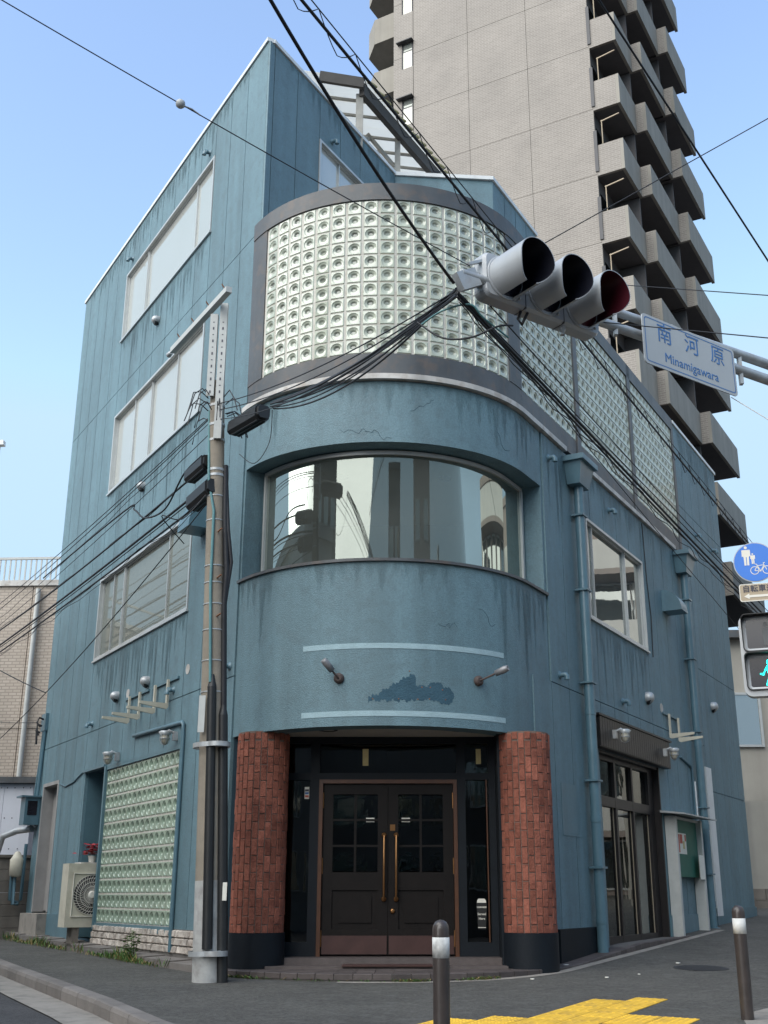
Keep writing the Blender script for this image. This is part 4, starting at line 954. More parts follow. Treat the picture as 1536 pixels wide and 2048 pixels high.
for i, z in enumerate(FZ):
    for a, b in zip(WJ, WJ[1:]):
        m = MB(); WT.box(m, a + .008, b - .008, -.08, 0, z + .008, z + FLH - .008); tp(m, 'facade_panel', 'tower_tile')
    wz0, wz1 = z + 2.30, z + FLH + .55
    m = MB(); WT.box(m, -8.62, -8.22, -.08, 0, z + .008, z + FLH - .008); WT.box(m, -8.22, -7.676, -.08, 0, z + .70, z + 2.28); tp(m, 'facade_panel', 'tower_tile')
    m = MB(); WT.box(m, -8.22, -7.70, -.07, -.06, z + 2.30, z + FLH + .68); wn = tp(m, 'window', 'pane_mid')
    m = MB(); WT.box(m, -8.22, -7.70, -.055, -.035, z + FLH + .25, z + FLH + .3); WT.box(m, -8.22, -8.17, -.055, -.03, z + 2.3, z + FLH + .66); WT.box(m, -7.74, -7.70, -.055, -.03, z + 2.3, z + FLH + .66); tp(m, 'frame', 'tower_dark', wn)
    m = MB(); WT.box(m, -8.17, -7.74, -.052, -.04, z + 2.32, z + FLH + .25); tp(m, 'shade', 'paper', wn)
    m = MB(); WT.box(m, -8.40, -7.64, -.02, .22, z + FLH + .67, z + FLH + .71); tp(m, 'window_hood', 'tower_dark', wn)
    # balconies on the street side
    zb = z - .05
    SE = 13.4 if z < 14 else 11.2 - .13 * max(0, z - 16) if z < 27 else 9.77 - .22 * (z - 27)
    SEC = ((0, 2.1, 1.1), (2.1, 2.1 + (SE - 2.1) * .5, 1.5), (2.1 + (SE - 2.1) * .5, SE, 1.9))
    for k, (s0, s1, dd) in enumerate(SEC):
        m = MB(); WS.box(m, s0 + .12, s1 - .002, -.05, dd - .12, zb, zb + .18); bl = tp(m, 'balcony', 'tower_soffit_shade')
        m = MB(); WS.box(m, s0 + .002, s1 + .10, dd - .12, dd, zb - .02, zb + 1.3); tp(m, 'parapet', 'tower_parapet', bl)
        m = MB(); WS.box(m, s0, s0 + .12, (.04 if k == 0 else SEC[k - 1][2] + .001), dd - .12, zb - .02, zb + 1.3); tp(m, 'end_parapet', 'tower_tile', bl)
        if k: m = MB(); WS.box(m, s0, s0 + .1, .0, SEC[k - 1][2] - .125, zb + .18, zb + FLH - .03); tp(m, 'party_screen', 'tower_soffit_shade', bl)
        m = MB(); WS.box(m, s0 + .3, s1 - .2, -.05, .02, zb + .18, zb + 2.3); tp(m, 'balcony_door', 'pane_dark', bl)
        if k == 0:
            m = MB(); m.bar(WS.p(.25, .25, zb + 1.28), WS.p(.25, .25, zb + 2.55), .035, .035); m.bar(WS.p(.25, .22, zb + 2.5), WS.p(.25, .95, zb + 2.62), .04, .04); tp(m, 'clothes_rail', 'beige_trim', bl)
    m = MB(); WS.box(m, SE - .1, SE, .0, 1.77, zb + .18, zb + 1.25); tp(m, 'party_screen', 'tower_soffit_shade')
    m = MB(); WS.box(m, -.045, -.001, -.01, .12, z + .1, z + 1.9); tp(m, 'downpipe', 'tower_dark')
    # rounded access balcony on the left side
    poly = [WT.p(-8.6, -2.9, 0), WT.p(-8.6, -.7, 0), WT.p(-10.0, -.7, 0), WT.p(-10.7, -1.4, 0), WT.p(-10.7, -2.9, 0)]
    m = MB(); m.prism([V((p.x, p.y, z + 2.0)) for p in poly], (0, 0, 1.35)); tp(m, 'access_balcony', 'tower_parapet')

# ------------------------------------------------------------------ tiled building on the left
DB = V((cos(radians(-3)), sin(radians(-3)), 0)); WB = Frame(V((-8, 27, 0)), DB, V((DB.y, -DB.x, 0)))
tile_mat('beige_tile', (.40, .335, .27), (.46, .39, .32), (.28, .235, .2), .19, .075, DB)
T2 = thing('tiled_building', (-10, 29, 0), 'beige tiled building with rooftop railing at the left edge', 'building')
m = MB(); WB.box(m, -22, 5, -9, -.05, 0, 8.1); m.build('core', 'concrete', T2)
for zz0, zz1 in ((0, 4.6), (4.62, 8.1)):
    for a in range(-22, 5, 3):
        m = MB(); WB.box(m, a + .01, a + 2.99, -.05, 0, zz0, zz1); m.build('facade_panel', 'beige_tile', T2)
m = MB(); WB.box(m, -22, 5, -.1, .06, 8.1, 8.24); m.build('coping', 'flash', T2)
m = MB(); WB.box(m, -22, 5, -.02, .03, 8.78, 8.84); rl = m.build('railing', 'rail_white', T2)
for k in range(60):
    m = MB(); u = -4 + k * .13; WB.box(m, u, u + .035, -.01, .015, 8.24, 8.78); m.build('baluster', 'rail_white', rl)
m = MB(); m.cyl(WB.p(-.83, .1, 2.9), WB.p(-.83, .1, 8.0), .06, n=10); m.build('downpipe', 'rail_white', T2)
# lamp post top far left
t = thing('street_lamp', (-11.4, 30, 0), 'slim white street lamp at the far left edge', 'street lamp')
m = MB(); m.cyl((-11.4, 30, 0), (-11.4, 30, 13.0), .07, .05, 10); m.build('pole', 'white_metal', t)
m = MB(); m.bar((-11.9, 30, 13.05), (-11.25, 30, 13.1), .2, .14); m.build('lamp_head', 'white_metal', t)

# white riveted shed, block wall, fence, meters
t = thing('metal_shed', (-9.3, 24.5, 0), 'white riveted metal shed wall below the tiled building', 'shed')
m = MB(); m.box(-11.4, -7.72, 24.6, 26.3, 0.1, 3.12); m.build('core', 'shed_white', t)
for k in range(6):
    m = MB(); x = -11.4 + k * .613; m.box(x + .004, x + .609, 24.575, 24.6, .3, 3.1); pn = m.build('panel', 'shed_white', t)
    m = MB()
    for r in range(5):
        for q in (.06, .22, .40, .55): m.lathe((x + q, 24.575, .55 + r * .62), (0, -1, 0), [(0, .014), (.006, .012), (.009, .003)], 6)
    m.build('rivets', 'ink', pn)
m = MB(); m.box(-11.5, -7.6, 24.45, 26.4, 3.121, 3.25); m.build('roof', 'frame_grey', t)
t = thing('block_wall', WL.p(9.6, .5, .1), 'low grey concrete block wall beside the blue building', 'wall')
for r in range(7):
    for k in range(4):
        m = MB(); u = 9.15 + k * .4 - (.2 if r % 2 else 0); a = max(u, 9.15)
        WL.box(m, a + .004, u + .396, -.2, .55, .12 + r * .2 + .003, .12 + (r + 1) * .2 - .003); m.build('block', 'block_concrete', t)
m = MB(); WL.box(m, 9.1, 10.8, -.22, .57, 1.521, 1.57); m.build('coping', 'block_concrete', t)
t = thing('pipe_fence', (-7.9, 22.3, .1), 'turquoise painted pipe fence at the left edge', 'fence')
for x in (-7.7, -8.3, -8.9):
    m = MB(); m.cyl((x, 22.3, .0), (x, 22.3, 1.25), .03, n=8); m.build('post', 'turquoise', t)
for z in (.5, .85, 1.22):
    m = MB(); m.cyl((-8.9, 22.3, z), (-7.7, 22.3, z), .024, n=8); m.build('rail', 'turquoise', t)
t = thing('meter_box', WL.p(8.9, .1, 2.1), 'blue electric meter box on the far end of the side wall', 'meter box')
m = MB(); WL.box(m, 8.68, 9.0, .03, .30, 2.08, 2.56); m.build('case', 'pipe_blue', t)
m = MB(); WL.box(m, 8.64, 9.04, .03, .38, 2.561, 2.59); m.build('lid', 'pipe_blue', t)
m = MB(); WL.box(m, 8.672, 8.679, .08, .25, 2.25, 2.5); m.build('meter_window', 'lens_dark', t)
t = thing('gas_meter', WL.p(8.9, .4, 1.2), 'white gas meter with blue pipes under the meter box', 'gas meter')
m = MB(); p = WL.p(8.85, .30, 0); m.lathe((p.x, p.y, 1.18), (0, 0, 1), [(0, .05), (.03, .11), (.30, .12), (.34, .09), (.42, .05), (.44, .03)], 14); m.build('body', 'ac_beige', t)
m = MB(); m.tube([WL.p(8.8, .18, 1.75), WL.p(8.8, .18, .8), WL.p(8.82, .22, .72), WL.p(8.86, .3, .72), WL.p(8.88, .3, 1.2)], .03, 8); m.tube([WL.p(8.95, .34, 1.2), WL.p(8.95, .34, .8), WL.p(8.95, .2, .75)], .03, 8); m.build('pipe', 'pipe_blue', t)
t = thing('car_part_pipe', WL.p(9.2, .4, 1.6), 'silver bent pipe standing in for a car part above the block wall', 'duct')
m = MB(); m.tube([WL.p(8.9, .08, 2.02), WL.p(9.3, .25, 2.0), WL.p(9.5, .45, 1.9), WL.p(9.6, .5, 1.6)], .06, 10); m.build('pipe', 'galv', t)  # pipe stands in for a silver shape taken for a car part
t = thing('service_drop', WL.p(8.8, .05, 3.9), 'tangle of service cable clamps at the far wall end', 'cable fitting')
m = MB(); WL.box(m, 8.7, 9.0, .02, .08, 3.78, 4.1); m.build('bracket', 'pipe_blue', t)
for k in range(3):
    p = WL.p(8.75 + .09 * k, .1, 3.98 - .11 * k); m = MB(); m.tube([p, p + NL * .08 + V((0, 0, .03)), p + NL * (.12 - .03 * k) + V((0, 0, -.06)), p + NL * .05 + V((0, 0, -.14 - .04 * k))], .02, 6); m.build('loop', 'cable_black', t)

# air conditioner in the alcove
t = thing('air_conditioner', WL.p(5.2, 0, .4), 'beige outdoor air conditioner with round fan standing in the alcove', 'air conditioner')
u0, d0, d1, z0, z1 = 4.985, -.40, .44, .42, 1.33
m = MB(); WL.box(m, u0, 5.32, d0, d1, z0, z1); m.build('case', 'ac_beige', t)
fc = WL.p(u0 - .004, .06, .88); fx = NL
m = MB(); m.lathe(WL.p(u0 - .001, .06, .88), -DL, [(0, .285), (.006, .285), (.006, .01)], 36); m.build('fan_shroud', 'ac_dark', t)
m = MB()
for k in range(40):
    a = 2 * pi * k / 40; pts = []
    for q in range(5):
        r = .06 + .225 * q / 4; aa = a + .5 * (q / 4); pts.append(fc - DL * .012 + (fx * cos(aa) + V((0, 0, 1)) * sin(aa)) * r)
    m.tube(pts, .0028, 4, False)
for r in (.12, .18, .24, .285):
    m.tube([fc - DL * .013 + (fx * cos(2 * pi * k / 32) + V((0, 0, 1)) * sin(2 * pi * k / 32)) * r for k in range(33)], .003, 4, False)
m.build('grille', 'cream', t)
m = MB(); m.lathe(fc - DL * .008, -DL, [(0, .06), (.015, .058), (.02, .04)], 16); m.build('hub', 'cream', t)
m = MB()
for a, b in ((.35, .352),):
    for q in ((-.24, -.232, .57, 1.19), (.352, .36, .57, 1.19), (-.232, .352, .57, .578), (-.232, .352, 1.182, 1.19)): WL.box(m, u0 - .02, u0, q[0], q[1], q[2], q[3])
m.build('guard_frame', 'cream', t)
for q0, q1, q2 in ((-.3, -.2, .25), (.2, .3, .15)):
    m = MB(); WL.box(m, 5.02, 5.3, q0, q1, q2, .42); m.build('foot', 'block_concrete', t)
t = thing('flower_pot', WL.p(5.15, .05, 1.35), 'dark red flowers in a small pot on the air conditioner', 'potted plant')
m = MB(); WL.box(m, 5.0, 5.34, -.1, .26, 1.331, 1.35); m.build('tray', 'flash', t)
p = WL.p(5.12, .06, 1.35); m = MB(); m.lathe(p, (0, 0, 1), [(0, .045), (.09, .06), (.1, .065), (.1, .05)], 14); m.build('pot', 'cream', t)
m = MB()
for k in range(120):
    c = p + V((random.gauss(0, .07), random.gauss(0, .07), .17 + random.uniform(-.05, .1))); a = random.uniform(0, 6.28); r = random.uniform(.03, .055); n = V((cos(a), sin(a), random.uniform(-.5, .8))).normalized(); x = n.cross(V((0, 0, 1))).normalized()
    m.add([c - x * r, c + n * r * .6, c + x * r, c - n * r * .6 + V((0, 0, .01))], [(0, 1, 2, 3)])
m.build('petals', 'petal', t, False)
m = MB()
for k in range(30):
    c = p + V((random.gauss(0, .05), random.gauss(0, .05), .12 + random.uniform(-.03, .04))); a = random.uniform(0, 6.28); r = .03; n = V((cos(a), sin(a), .3)); x = V((-sin(a), cos(a), 0))
    m.add([c - x * r * .5, c + n * r, c + x * r * .5, c - n * r * .6], [(0, 1, 2, 3)])
m.build('leaves', 'leaf', t, False)

# notice board
t = thing('notice_board', WR.p(6.0, .12, .28), 'green notice board with posters between two white posts', 'notice board')
for u in (5.22, 6.72):
    m = MB(); WR.box(m, u, u + .1, .03, .2, .2, 2.06); m.build('post', 'rail_white', t)
m = MB(); WR.box(m, 5.32, 6.72, .05, .12, 1.15, 2.04); m.build('board', 'board_green', t)
m = MB(); WR.box(m, 5.32, 6.72, .05, .16, 2.02, 2.06); m.build('top_rail', 'rail_white', t)
m = MB(); m.hexa([WR.p(5.0, .03, 2.10), WR.p(6.98, .03, 2.10), WR.p(6.98, .42, 2.065), WR.p(5.0, .42, 2.065), WR.p(5.0, .03, 2.135), WR.p(6.98, .03, 2.135), WR.p(6.98, .42, 2.085), WR.p(5.0, .42, 2.085)]); m.build('cap', 'galv', t)
m = MB(); WR.box(m, 5.55, 6.05, .1202, .123, 1.5, 1.82); ps_ = m.build('poster', 'paper', t)
for (a, b, z0, z1, c_) in ((5.57, 5.66, 1.52, 1.8, 'poster_red'), (5.68, 5.82, 1.66, 1.8, 'poster_red'), (5.84, 5.94, 1.58, 1.7, 'paper_yellow'), (5.96, 6.03, 1.7, 1.8, 'poster_red')):
    m = MB(); WR.box(m, a, b, .1232, .1245, z0, z1); m.build('print', c_, ps_)
m = MB(); WR.box(m, 6.45, 6.74, .205, .208, 1.12, 1.5); m.build('paper_sheet', 'paper', t)
m = MB(); WR.box(m, 5.33, 5.4, .13, .133, 1.1, 1.17); m.build('tape', 'poster_red', t)

# ------------------------------------------------------------------ utility pole
PB, PT = V((-1.97, 12.6, -.05)), V((-2.20, 12.55, 6.78))
def pp(z): return PB.lerp(PT, (z - PB.z) / (PT.z - PB.z))
t = UP = thing('utility_pole', (PB.x, PB.y, 0), 'tapered concrete utility pole with black cable guards in front of the corner', 'utility pole')
m = MB(); m.cyl(PB, PT, .155, .085, 20); m.build('shaft', 'pole_concrete', t)
m = MB(); m.cyl(pp(-.03), pp(1.02), .1575, .1455, 20, False); m.build('painted_base', 'pole_paint', t)
for dx, dy, r, z0, z1, nm in ((.02, -.155, .055, .35, 3.05, 'cable_guard'), (.165, -.07, .06, -.04, 2.75, 'cable_guard')):
    m = MB(); a, b = pp(z0) + V((dx, dy, 0)), pp(z1) + V((dx * .8, dy * .8, 0)); m.cyl(a, b, r, r * .9, 12); m.cyl(b, b + V((0, 0, .14)), r * .9, .018, 12); m.build(nm, 'black_plastic', t)
m = MB(); a, b = pp(2.6) + V((.14, -.05, 0)), pp(4.0) + V((.12, -.03, 0)); m.tube([a, b, pp(4.4) + V((.15, -.05, 0)), pp(5.0) + V((.12, -.04, 0)), pp(5.7) + V((.11, 0, 0))], .035, 8)
m.tube([pp(4.0) + V((.13, -.03, 0)), pp(4.5) + V((.2, -.04, 0)), pp(4.9) + V((.16, -.05, 0)), pp(5.6) + V((.12, 0, 0))], .022, 8); m.build('riser_cable', 'cable_black', t)
m = MB(); m.tube([pp(3.1) + V((.0, -.15, 0)), pp(4.2) + V((-.02, -.13, 0)), pp(5.1) + V((.0, -.12, 0)), pp(5.5) + V((-.07, -.09, 0)), pp(6.4) + V((-.09, -.02, 0))], .016, 8); m.build('riser_cable', 'cable_green', t)
for z in (.28, 2.4):
    m = MB(); m.cyl(pp(z), pp(z + .05), .2, .2, 20, False); m.lathe(pp(z) + V((.09, -.1, 0)), (0, 0, 1), [(0, .135), (.05, .135)], 20); m.build('perforated_band', 'galv', t)
for z in (3.0, 3.35, 3.7, 4.0, 4.25, 4.45, 5.0, 5.3, 5.55, 5.62, 6.0, 6.2, 6.45):
    m = MB(); r = .155 - .07 * z / 6.8 + .006; hh = .012 if z < 5.5 else .03; m.cyl(pp(z), pp(z + hh), r, r, 20); m.build('strap', 'galv', t)
for z in (3.85, 4.3, 4.85):
    m = MB(); q = pp(z); m.cyl(q + V((.05, -.1, 0)), q + V((.11, -.2, .01)), .01, n=6); m.build('step_bolt', 'rust', t)
m = MB(); q = pp(2.75); m.box(q.x - .12, q.x - .05, q.y - .165, q.y - .155, 2.55, 2.95); m.build('number_plate', 'rail_white', t)
m = MB(); q = pp(1.0); m.box(q.x + .17, q.x + .215, q.y - .14, q.y - .134, .82, 1.0); m.build('torn_sticker', 'paper', t)
for dx in (-.065, .05):
    top = pp(6.78); m = MB(); x = top.x + dx
    m.box(x - .045, x + .045, top.y - .13, top.y - .12, 6.0 if dx > 0 else 6.55, 7.65 if dx < 0 else 7.8); m.box(x - .045, x - .035, top.y - .12, top.y - .06, 6.0 if dx > 0 else 6.55, 7.65 if dx < 0 else 7.8); m.box(x + .035, x + .045, top.y - .12, top.y - .06, 6.0 if dx > 0 else 6.55, 7.65 if dx < 0 else 7.8)
    up = m.build('upright_channel', 'rail_white', t)
    m = MB()
    for k in range(14): 
        z = 6.6 + k * .085; hh = .012 if k % 2 else .035
        if z < 7.6: m.box(x - .009, x + .009, top.y - .1325, top.y - .1301, z - hh / 2, z + hh / 2)
    m.build('slots', 'ink', up)
ax = DL; c0 = V((-2.22, 12.35, 7.78))
m = MB(); m.bar(c0 - ax * .35, c0 + ax * 1.55, .075, .075); ca = m.build('cross_arm', 'rail_white', t)
for k in range(4):
    q = c0 + ax * (-.25 + k * .5); m = MB(); m.cyl(q + V((0, 0, .03)), q + V((-.05, -.02, .11)), .008, n=6); m.build('arm_bolt', 'rust', ca)
q = c0 + ax * 1.62; m = MB(); m.lathe(q, ax, [(0, .02), (.02, .035), (.05, .03), (.08, .04), (.12, .015)], 10); m.build('insulator', 'galv', ca)
for k in range(16):
    a = random.uniform(0, 6.28); q = pp(6.35 + random.uniform(-.1, .25)) + V((cos(a) * .12, sin(a) * .12, 0)); e = V((cos(a), sin(a), 0))
    m = MB(); m.tube([q, q + e * .1 + V((0, 0, .06)), q + e * .2 + V((0, 0, random.uniform(-.1, .05))), q + e * .26 + V((0, 0, -.25))], .007, 5); m.build('tie_wire', 'cable_black', t)
# splice boxes
def splice(c, d, L_, w_, label):
    d = V(d).normalized(); c = V(c); t = thing('splice_box', c, label, 'splice box', 'black cable splice boxes at the pole')
    up = V((0, 0, 1)); x = d.cross(up).normalized(); y = x.cross(d)
    m = MB(); prof = [(-1, -.6), (-.6, -1), (.6, -1), (1, -.6), (1, .6), (.6, 1), (-.6, 1), (-1, .6)]
    m.prism([c - d * L_ / 2 + x * a * w_ / 2 + y * b * w_ / 2 for a, b in prof], d * L_); m.build('case', 'black_plastic', t)
    for s_ in (-1, 1):
        m = MB(); m.prism([c + d * s_ * L_ / 2 + x * a * w_ * .4 + y * b * w_ * .4 for a, b in prof], d * s_ * .05); m.build('end_cap', 'black_plastic', t)
    m = MB()
    for q in (-.5, 0, .5): m.bar(c - d * L_ * .48 + x * q * w_ * .5 + y * -w_ * .51, c + d * L_ * .48 + x * q * w_ * .5 + y * -w_ * .51, .02, .012)
    m.build('rib', 'black_plastic', t)
splice(pp(5.78) + DL * .5 + V((-.0, -.1, .0)), DL + V((0, 0, -.02)), .55, .17, 'black cable splice box left of the pole, upper one')
splice(pp(5.42) + DL * .35 + V((-.0, -.1, -.02)), DL + V((0, 0, -.05)), .6, .2, 'black cable splice box left of the pole, lower one')
splice(pp(6.1) + V((.42, -.35, .03)), V((.60, -.78, -.02)), .62, .19, 'black cable splice box right of the pole, below the curved glass blocks')

# ------------------------------------------------------------------ traffic signal, arm and signs
SDIR = V((.81, .585, 0)).normalized(); SN = V((SDIR.y, -SDIR.x, 0)); J = V((.44, 7.25, 5.0))
POLE = J + SDIR * 4.35
t = thing('signal_mast', (POLE.x, POLE.y, 0), 'grey steel mast with twin horizontal arms holding the traffic signal', 'signal mast')
m = MB(); m.cyl((POLE.x, POLE.y, g(POLE.x, POLE.y) - .05), (POLE.x, POLE.y, 6.4), .11, .08, 18); m.build('pole', 'galv', t)
for z0, z1, s0 in ((5.17, 5.33, .02), (5.36, 5.50, 1.45)):
    m = MB(); a = J + SDIR * s0; m.tube([V((a.x, a.y, z0)), V((POLE.x, POLE.y, z1))], [.035, .05], 12); m.build('arm', 'galv', t)
for s_ in (1.62, 2.3, 3.2):
    q = J + SDIR * s_; m = MB(); m.bar((q.x, q.y, 5.15), (q.x, q.y, 5.45), .05, .03); m.build('clamp', 'galv', t)
q = J + SDIR * .06 + V((0, 0, .08)); m = MB(); m.bar(q - SDIR * .07, q + SDIR * .1 + V((0, 0, .1)), .06, .14); m.build('end_bracket', 'galv', t)
t = thing('traffic_signal', J + SDIR * .8 + V((0, 0, .0)), 'white horizontal traffic signal with three hooded lamps seen from below', 'traffic signal')
sx0, sx1, zl, zh = .225, 1.41, 5.06, 5.43
def sp(s, d, z): q = J + SDIR * s + SN * d; return V((q.x, q.y, z))
# rounded housing
def rrect(x0, x1, z0, z1, r, n=5):
    pts = []
    for cx_, cz_, a0 in ((x1 - r, z1 - r, 0), (x0 + r, z1 - r, pi / 2), (x0 + r, z0 + r, pi), (x1 - r, z0 + r, 3 * pi / 2)):
        pts += [(cx_ + r * cos(a0 + pi / 2 * k / n), cz_ + r * sin(a0 + pi / 2 * k / n)) for k in range(n + 1)]
    return pts
m = MB()
rs = [(rrect(sx0, sx1, zl, zh, .06), -.10), (rrect(sx0, sx1, zl, zh, .06), .0), (rrect(sx0 + .015, sx1 - .015, zl + .015, zh - .015, .05), .03)]
n = len(rs[0][0]); vs_ = [sp(x, d, z) for r, d in rs for x, z in r]
m.add(vs_, [(i * n + k, i * n + (k + 1) % n, (i + 1) * n + (k + 1) % n, (i + 1) * n + k) for i in range(2) for k in range(n)] + [tuple(range(n))[::-1], tuple(range(2 * n, 3 * n))]); m.build('housing', 'signal_white', t)
for k in (1, 2):
    m = MB(); x = sx0 + .395 * k; m.hexa([sp(x - .003, -.102, zl - .003), sp(x + .003, -.102, zl - .003), sp(x + .003, .033, zl - .003), sp(x - .003, .033, zl - .003), sp(x - .003, -.102, zh + .003), sp(x + .003, -.102, zh + .003), sp(x + .003, .033, zh + .003), sp(x - .003, .033, zh + .003)]); m.build('seam', 'frame_grey', t)
for k in range(3):
    x = sx0 + .1975 + .395 * k; zc = 5.245; r0 = .166
    def hoodpts(inner):
        rows_ = []
        for i in range(33):
            a = radians(-74) + radians(328) * i / 32            # open slot at the bottom
            L_ = .365 - .09 * max(0, -sin(a)) ** 2
            for d in (0, 1):
                r = r0 - inner
                rows_.append(sp(x + r * cos(a), .03 + d * L_, zc + r * sin(a)))
        return rows_
    m = MB(); o_ = hoodpts(0); i_ = hoodpts(.006)
    m.add(o_, [(2 * q, 2 * q + 2, 2 * q + 3, 2 * q + 1) for q in range(32)], True)
    m.add([p for q in range(33) for p in (o_[2 * q + 1], i_[2 * q + 1])], [(2 * q, 2 * q + 2, 2 * q + 3, 2 * q + 1) for q in range(32)], False)
    vis = m.build('visor', 'signal_white', t, False)
    m = MB(); m.add(i_, [(2 * q, 2 * q + 1, 2 * q + 3, 2 * q + 2) for q in range(32)], True); m.build('visor_lining', 'signal_red' if k == 2 else 'signal_dark', vis, False)
    m = MB(); m.lathe(sp(x, .03, zc), SN, [(0, .158), (.012, .156), (.03, .13), (.045, .08), (.05, .01)], 28); m.build('lens', 'signal_red' if k == 2 else 'lens_dark', t)
    m = MB(); m.lathe(sp(x, .03, zc), SN, [(0, .167), (0, .179), (.014, .179), (.014, .167)], 32); m.build('lens_ring', 'signal_white', t)
    for a in (.3, -.3): 
        m = MB(); m.lathe(sp(x + .182 * cos(a - .6), .05, zc + .182 * sin(a - .6)), SDIR, [(0, .012), (.01, .012)], 8); m.build('bolt', 'galv', t)
m = MB(); m.bar(sp(.06, -.05, 5.16), sp(.29, -.05, 5.22), .05, .1); m.bar(sp(.1, -.02, 5.28), sp(.29, -.02, 5.38), .04, .02); m.build('mount', 'galv', t)
m = MB(); m.tube([sp(.62, -.03, 5.06), sp(.58, -.02, 4.98), sp(.60, .0, 4.93), sp(.68, -.02, 5.06)], .012, 6); m.build('cable_loop', 'cable_black', t)
m = MB(); m.lathe(sp(1.05, -.03, 5.06), (0, 0, -1), [(0, .03), (.03, .03), (.04, .015), (.07, .02)], 10); m.build('junction_knob', 'galv', t)
# place name sign
s0, s1, z0, z1 = 1.84, 3.00, 4.94, 5.39
t = thing('place_name_sign', J + SDIR * 2.5 + V((0, 0, .0)), 'white place name sign with blue Japanese and roman lettering on the signal arm', 'sign')
def slab(pts, d0, d1, name, mm):
    m = MB(); n = len(pts); vs_ = [sp(x, d0, z) for x, z in pts] + [sp(x, d1, z) for x, z in pts]
    m.add(vs_, [tuple(range(n))[::-1], tuple(range(n, 2 * n))] + [(i, (i + 1) % n, n + (i + 1) % n, n + i) for i in range(n)]); return m.build(name, mm, t)
slab(rrect(s0, s1, z0, z1, .035), .085, .095, 'panel', 'sign_white')
m = MB(); A = rrect(s0 + .022, s1 - .022, z0 + .022, z1 - .022, .03); C_ = rrect(s0 + .031, s1 - .031, z0 + .031, z1 - .031, .024); n = len(A)
m.add([sp(x, .0962, z) for x, z in A] + [sp(x, .0962, z) for x, z in C_], [(i, (i + 1) % n, n + (i + 1) % n, n + i) for i in range(n)]); m.build('border', 'sign_blue', t)
for ch, sx in (('南', 2.10), ('河', 2.44), ('原', 2.77)):
    place('lettering', text_mesh(ch, .19, .0), 'sign_blue', t, basis(sp(sx, .0965, 5.255), SDIR, V((0, 0, 1)), SN))
place('lettering', text_mesh('Minamigawara', .118, .0), 'sign_blue', t, basis(sp(2.42, .0965, 5.05), SDIR, V((0, 0, 1)), SN))
m = MB(); m.bar(sp(2.1, .0, 5.28), sp(2.1, .085, 5.28), .04, .04); m.bar(sp(2.9, .0, 5.3), sp(2.9, .085, 5.3), .04, .04); m.build('clamp', 'galv', t)

# round blue sign and plate on the same mast side
def fr_at(c, facing):
    n = V(facing).normalized(); x = V((-n.y, n.x, 0)); return V(c), x, n
SC, SXv, SNv = fr_at((3.09, 9.45, 3.61), (-.30, -.95, -.0))
def sg3(x, d, z): q = SC + SXv * x + SNv * d; return V((q.x, q.y, SC.z + z))
t = thing('path_sign', SC, 'round blue pedestrian and bicycle path sign at the right edge', 'sign')
def ngon(mm, name, pts, d0, d1, parent):
    m = MB(); n = len(pts); vs_ = [sg3(x, d0, z) for x, z in pts] + [sg3(x, d1, z) for x, z in pts]
    m.add(vs_, [tuple(range(n))[::-1], tuple(range(n, 2 * n))] + [(i, (i + 1) % n, n + (i + 1) % n, n + i) for i in range(n)]); return m.build(name, mm, parent)
circ = lambda r, cx_=0, cz_=0, n=36: [(cx_ + r * cos(2 * pi * k / n), cz_ + r * sin(2 * pi * k / n)) for k in range(n)]
ngon('sign_white', 'rim', circ(.178), -.006, .0, t); ngon('sign_bright_blue', 'face', circ(.170), .0005, .003, t)
def line(pts, w_, d=.004, parent=None, closed=False):
    m = MB(); P_ = pts + ([pts[0]] if closed else [])
    for (x0, z0), (x1, z1) in zip(P_, P_[1:]):
        l = sqrt((x1 - x0) ** 2 + (z1 - z0) ** 2) or 1; nx_, nz_ = -(z1 - z0) / l * w_ / 2, (x1 - x0) / l * w_ / 2
        m.add([sg3(x0 + nx_, d, z0 + nz_), sg3(x1 + nx_, d, z1 + nz_), sg3(x1 - nx_, d, z1 - nz_), sg3(x0 - nx_, d, z0 - nz_)], [(0, 1, 2, 3)])
    return m
icon = MB()
def ic(m): icon.add(m.v, m.f)
for px, pz, sc in ((-.065, .03, 1.0), (-.012, .015, .55)):
    icon.add([sg3(px + x, .0045, pz + .105 * sc + z) for x, z in circ(.013 * sc, 0, 0, 12)], [tuple(range(12))])
    for poly in ([(-.026, .085), (.026, .085), (.026, .02), (-.026, .02)], [(-.036, .082), (-.026, .085), (-.026, .03), (-.036, .022)], [(.026, .085), (.036, .082), (.036, .022), (.026, .03)], [(-.022, .02), (-.003, .02), (-.003, -.055), (-.02, -.055)], [(.003, .02), (.022, .02), (.02, -.055), (.003, -.055)]):
        icon.add([sg3(px + x * sc, .0045, pz + z * sc) for x, z in poly], [(0, 1, 2, 3)])
for wx in (-.005, .095):
    ic(line(circ(.034, wx, -.075, 20), .006, .0045, None, True))
ic(line([(-.005, -.075), (.02, -.035), (.075, -.03), (.095, -.075)], .006, .0045)); ic(line([(.02, -.035), (.045, -.085), (.075, -.03)], .006, .0045)); ic(line([(-.005, -.075), (.045, -.085)], .006, .0045))
ic(line([(.02, -.035), (.015, -.02), (.0, -.018)], .006, .0045)); ic(line([(.075, -.03), (.07, -.012), (.085, -.01)], .006, .0045))
icon.build('pictogram', 'cream', t, False)
m = MB(); m.tube([sg3(.1, -.03, 0), V((POLE.x, POLE.y, SC.z))], .022, 8); m.build('bracket', 'galv', t)
SC2 = SC.copy(); t = thing('plate_sign', SC + V((0, 0, -.25)), 'beige plate with Japanese lettering and a white arrow under the round sign', 'sign')
ngon('beige_trim', 'panel', [(x - .15, z) for x, z in rrect(0, .62, -.345, -.19, .02)], -.004, .0, t)
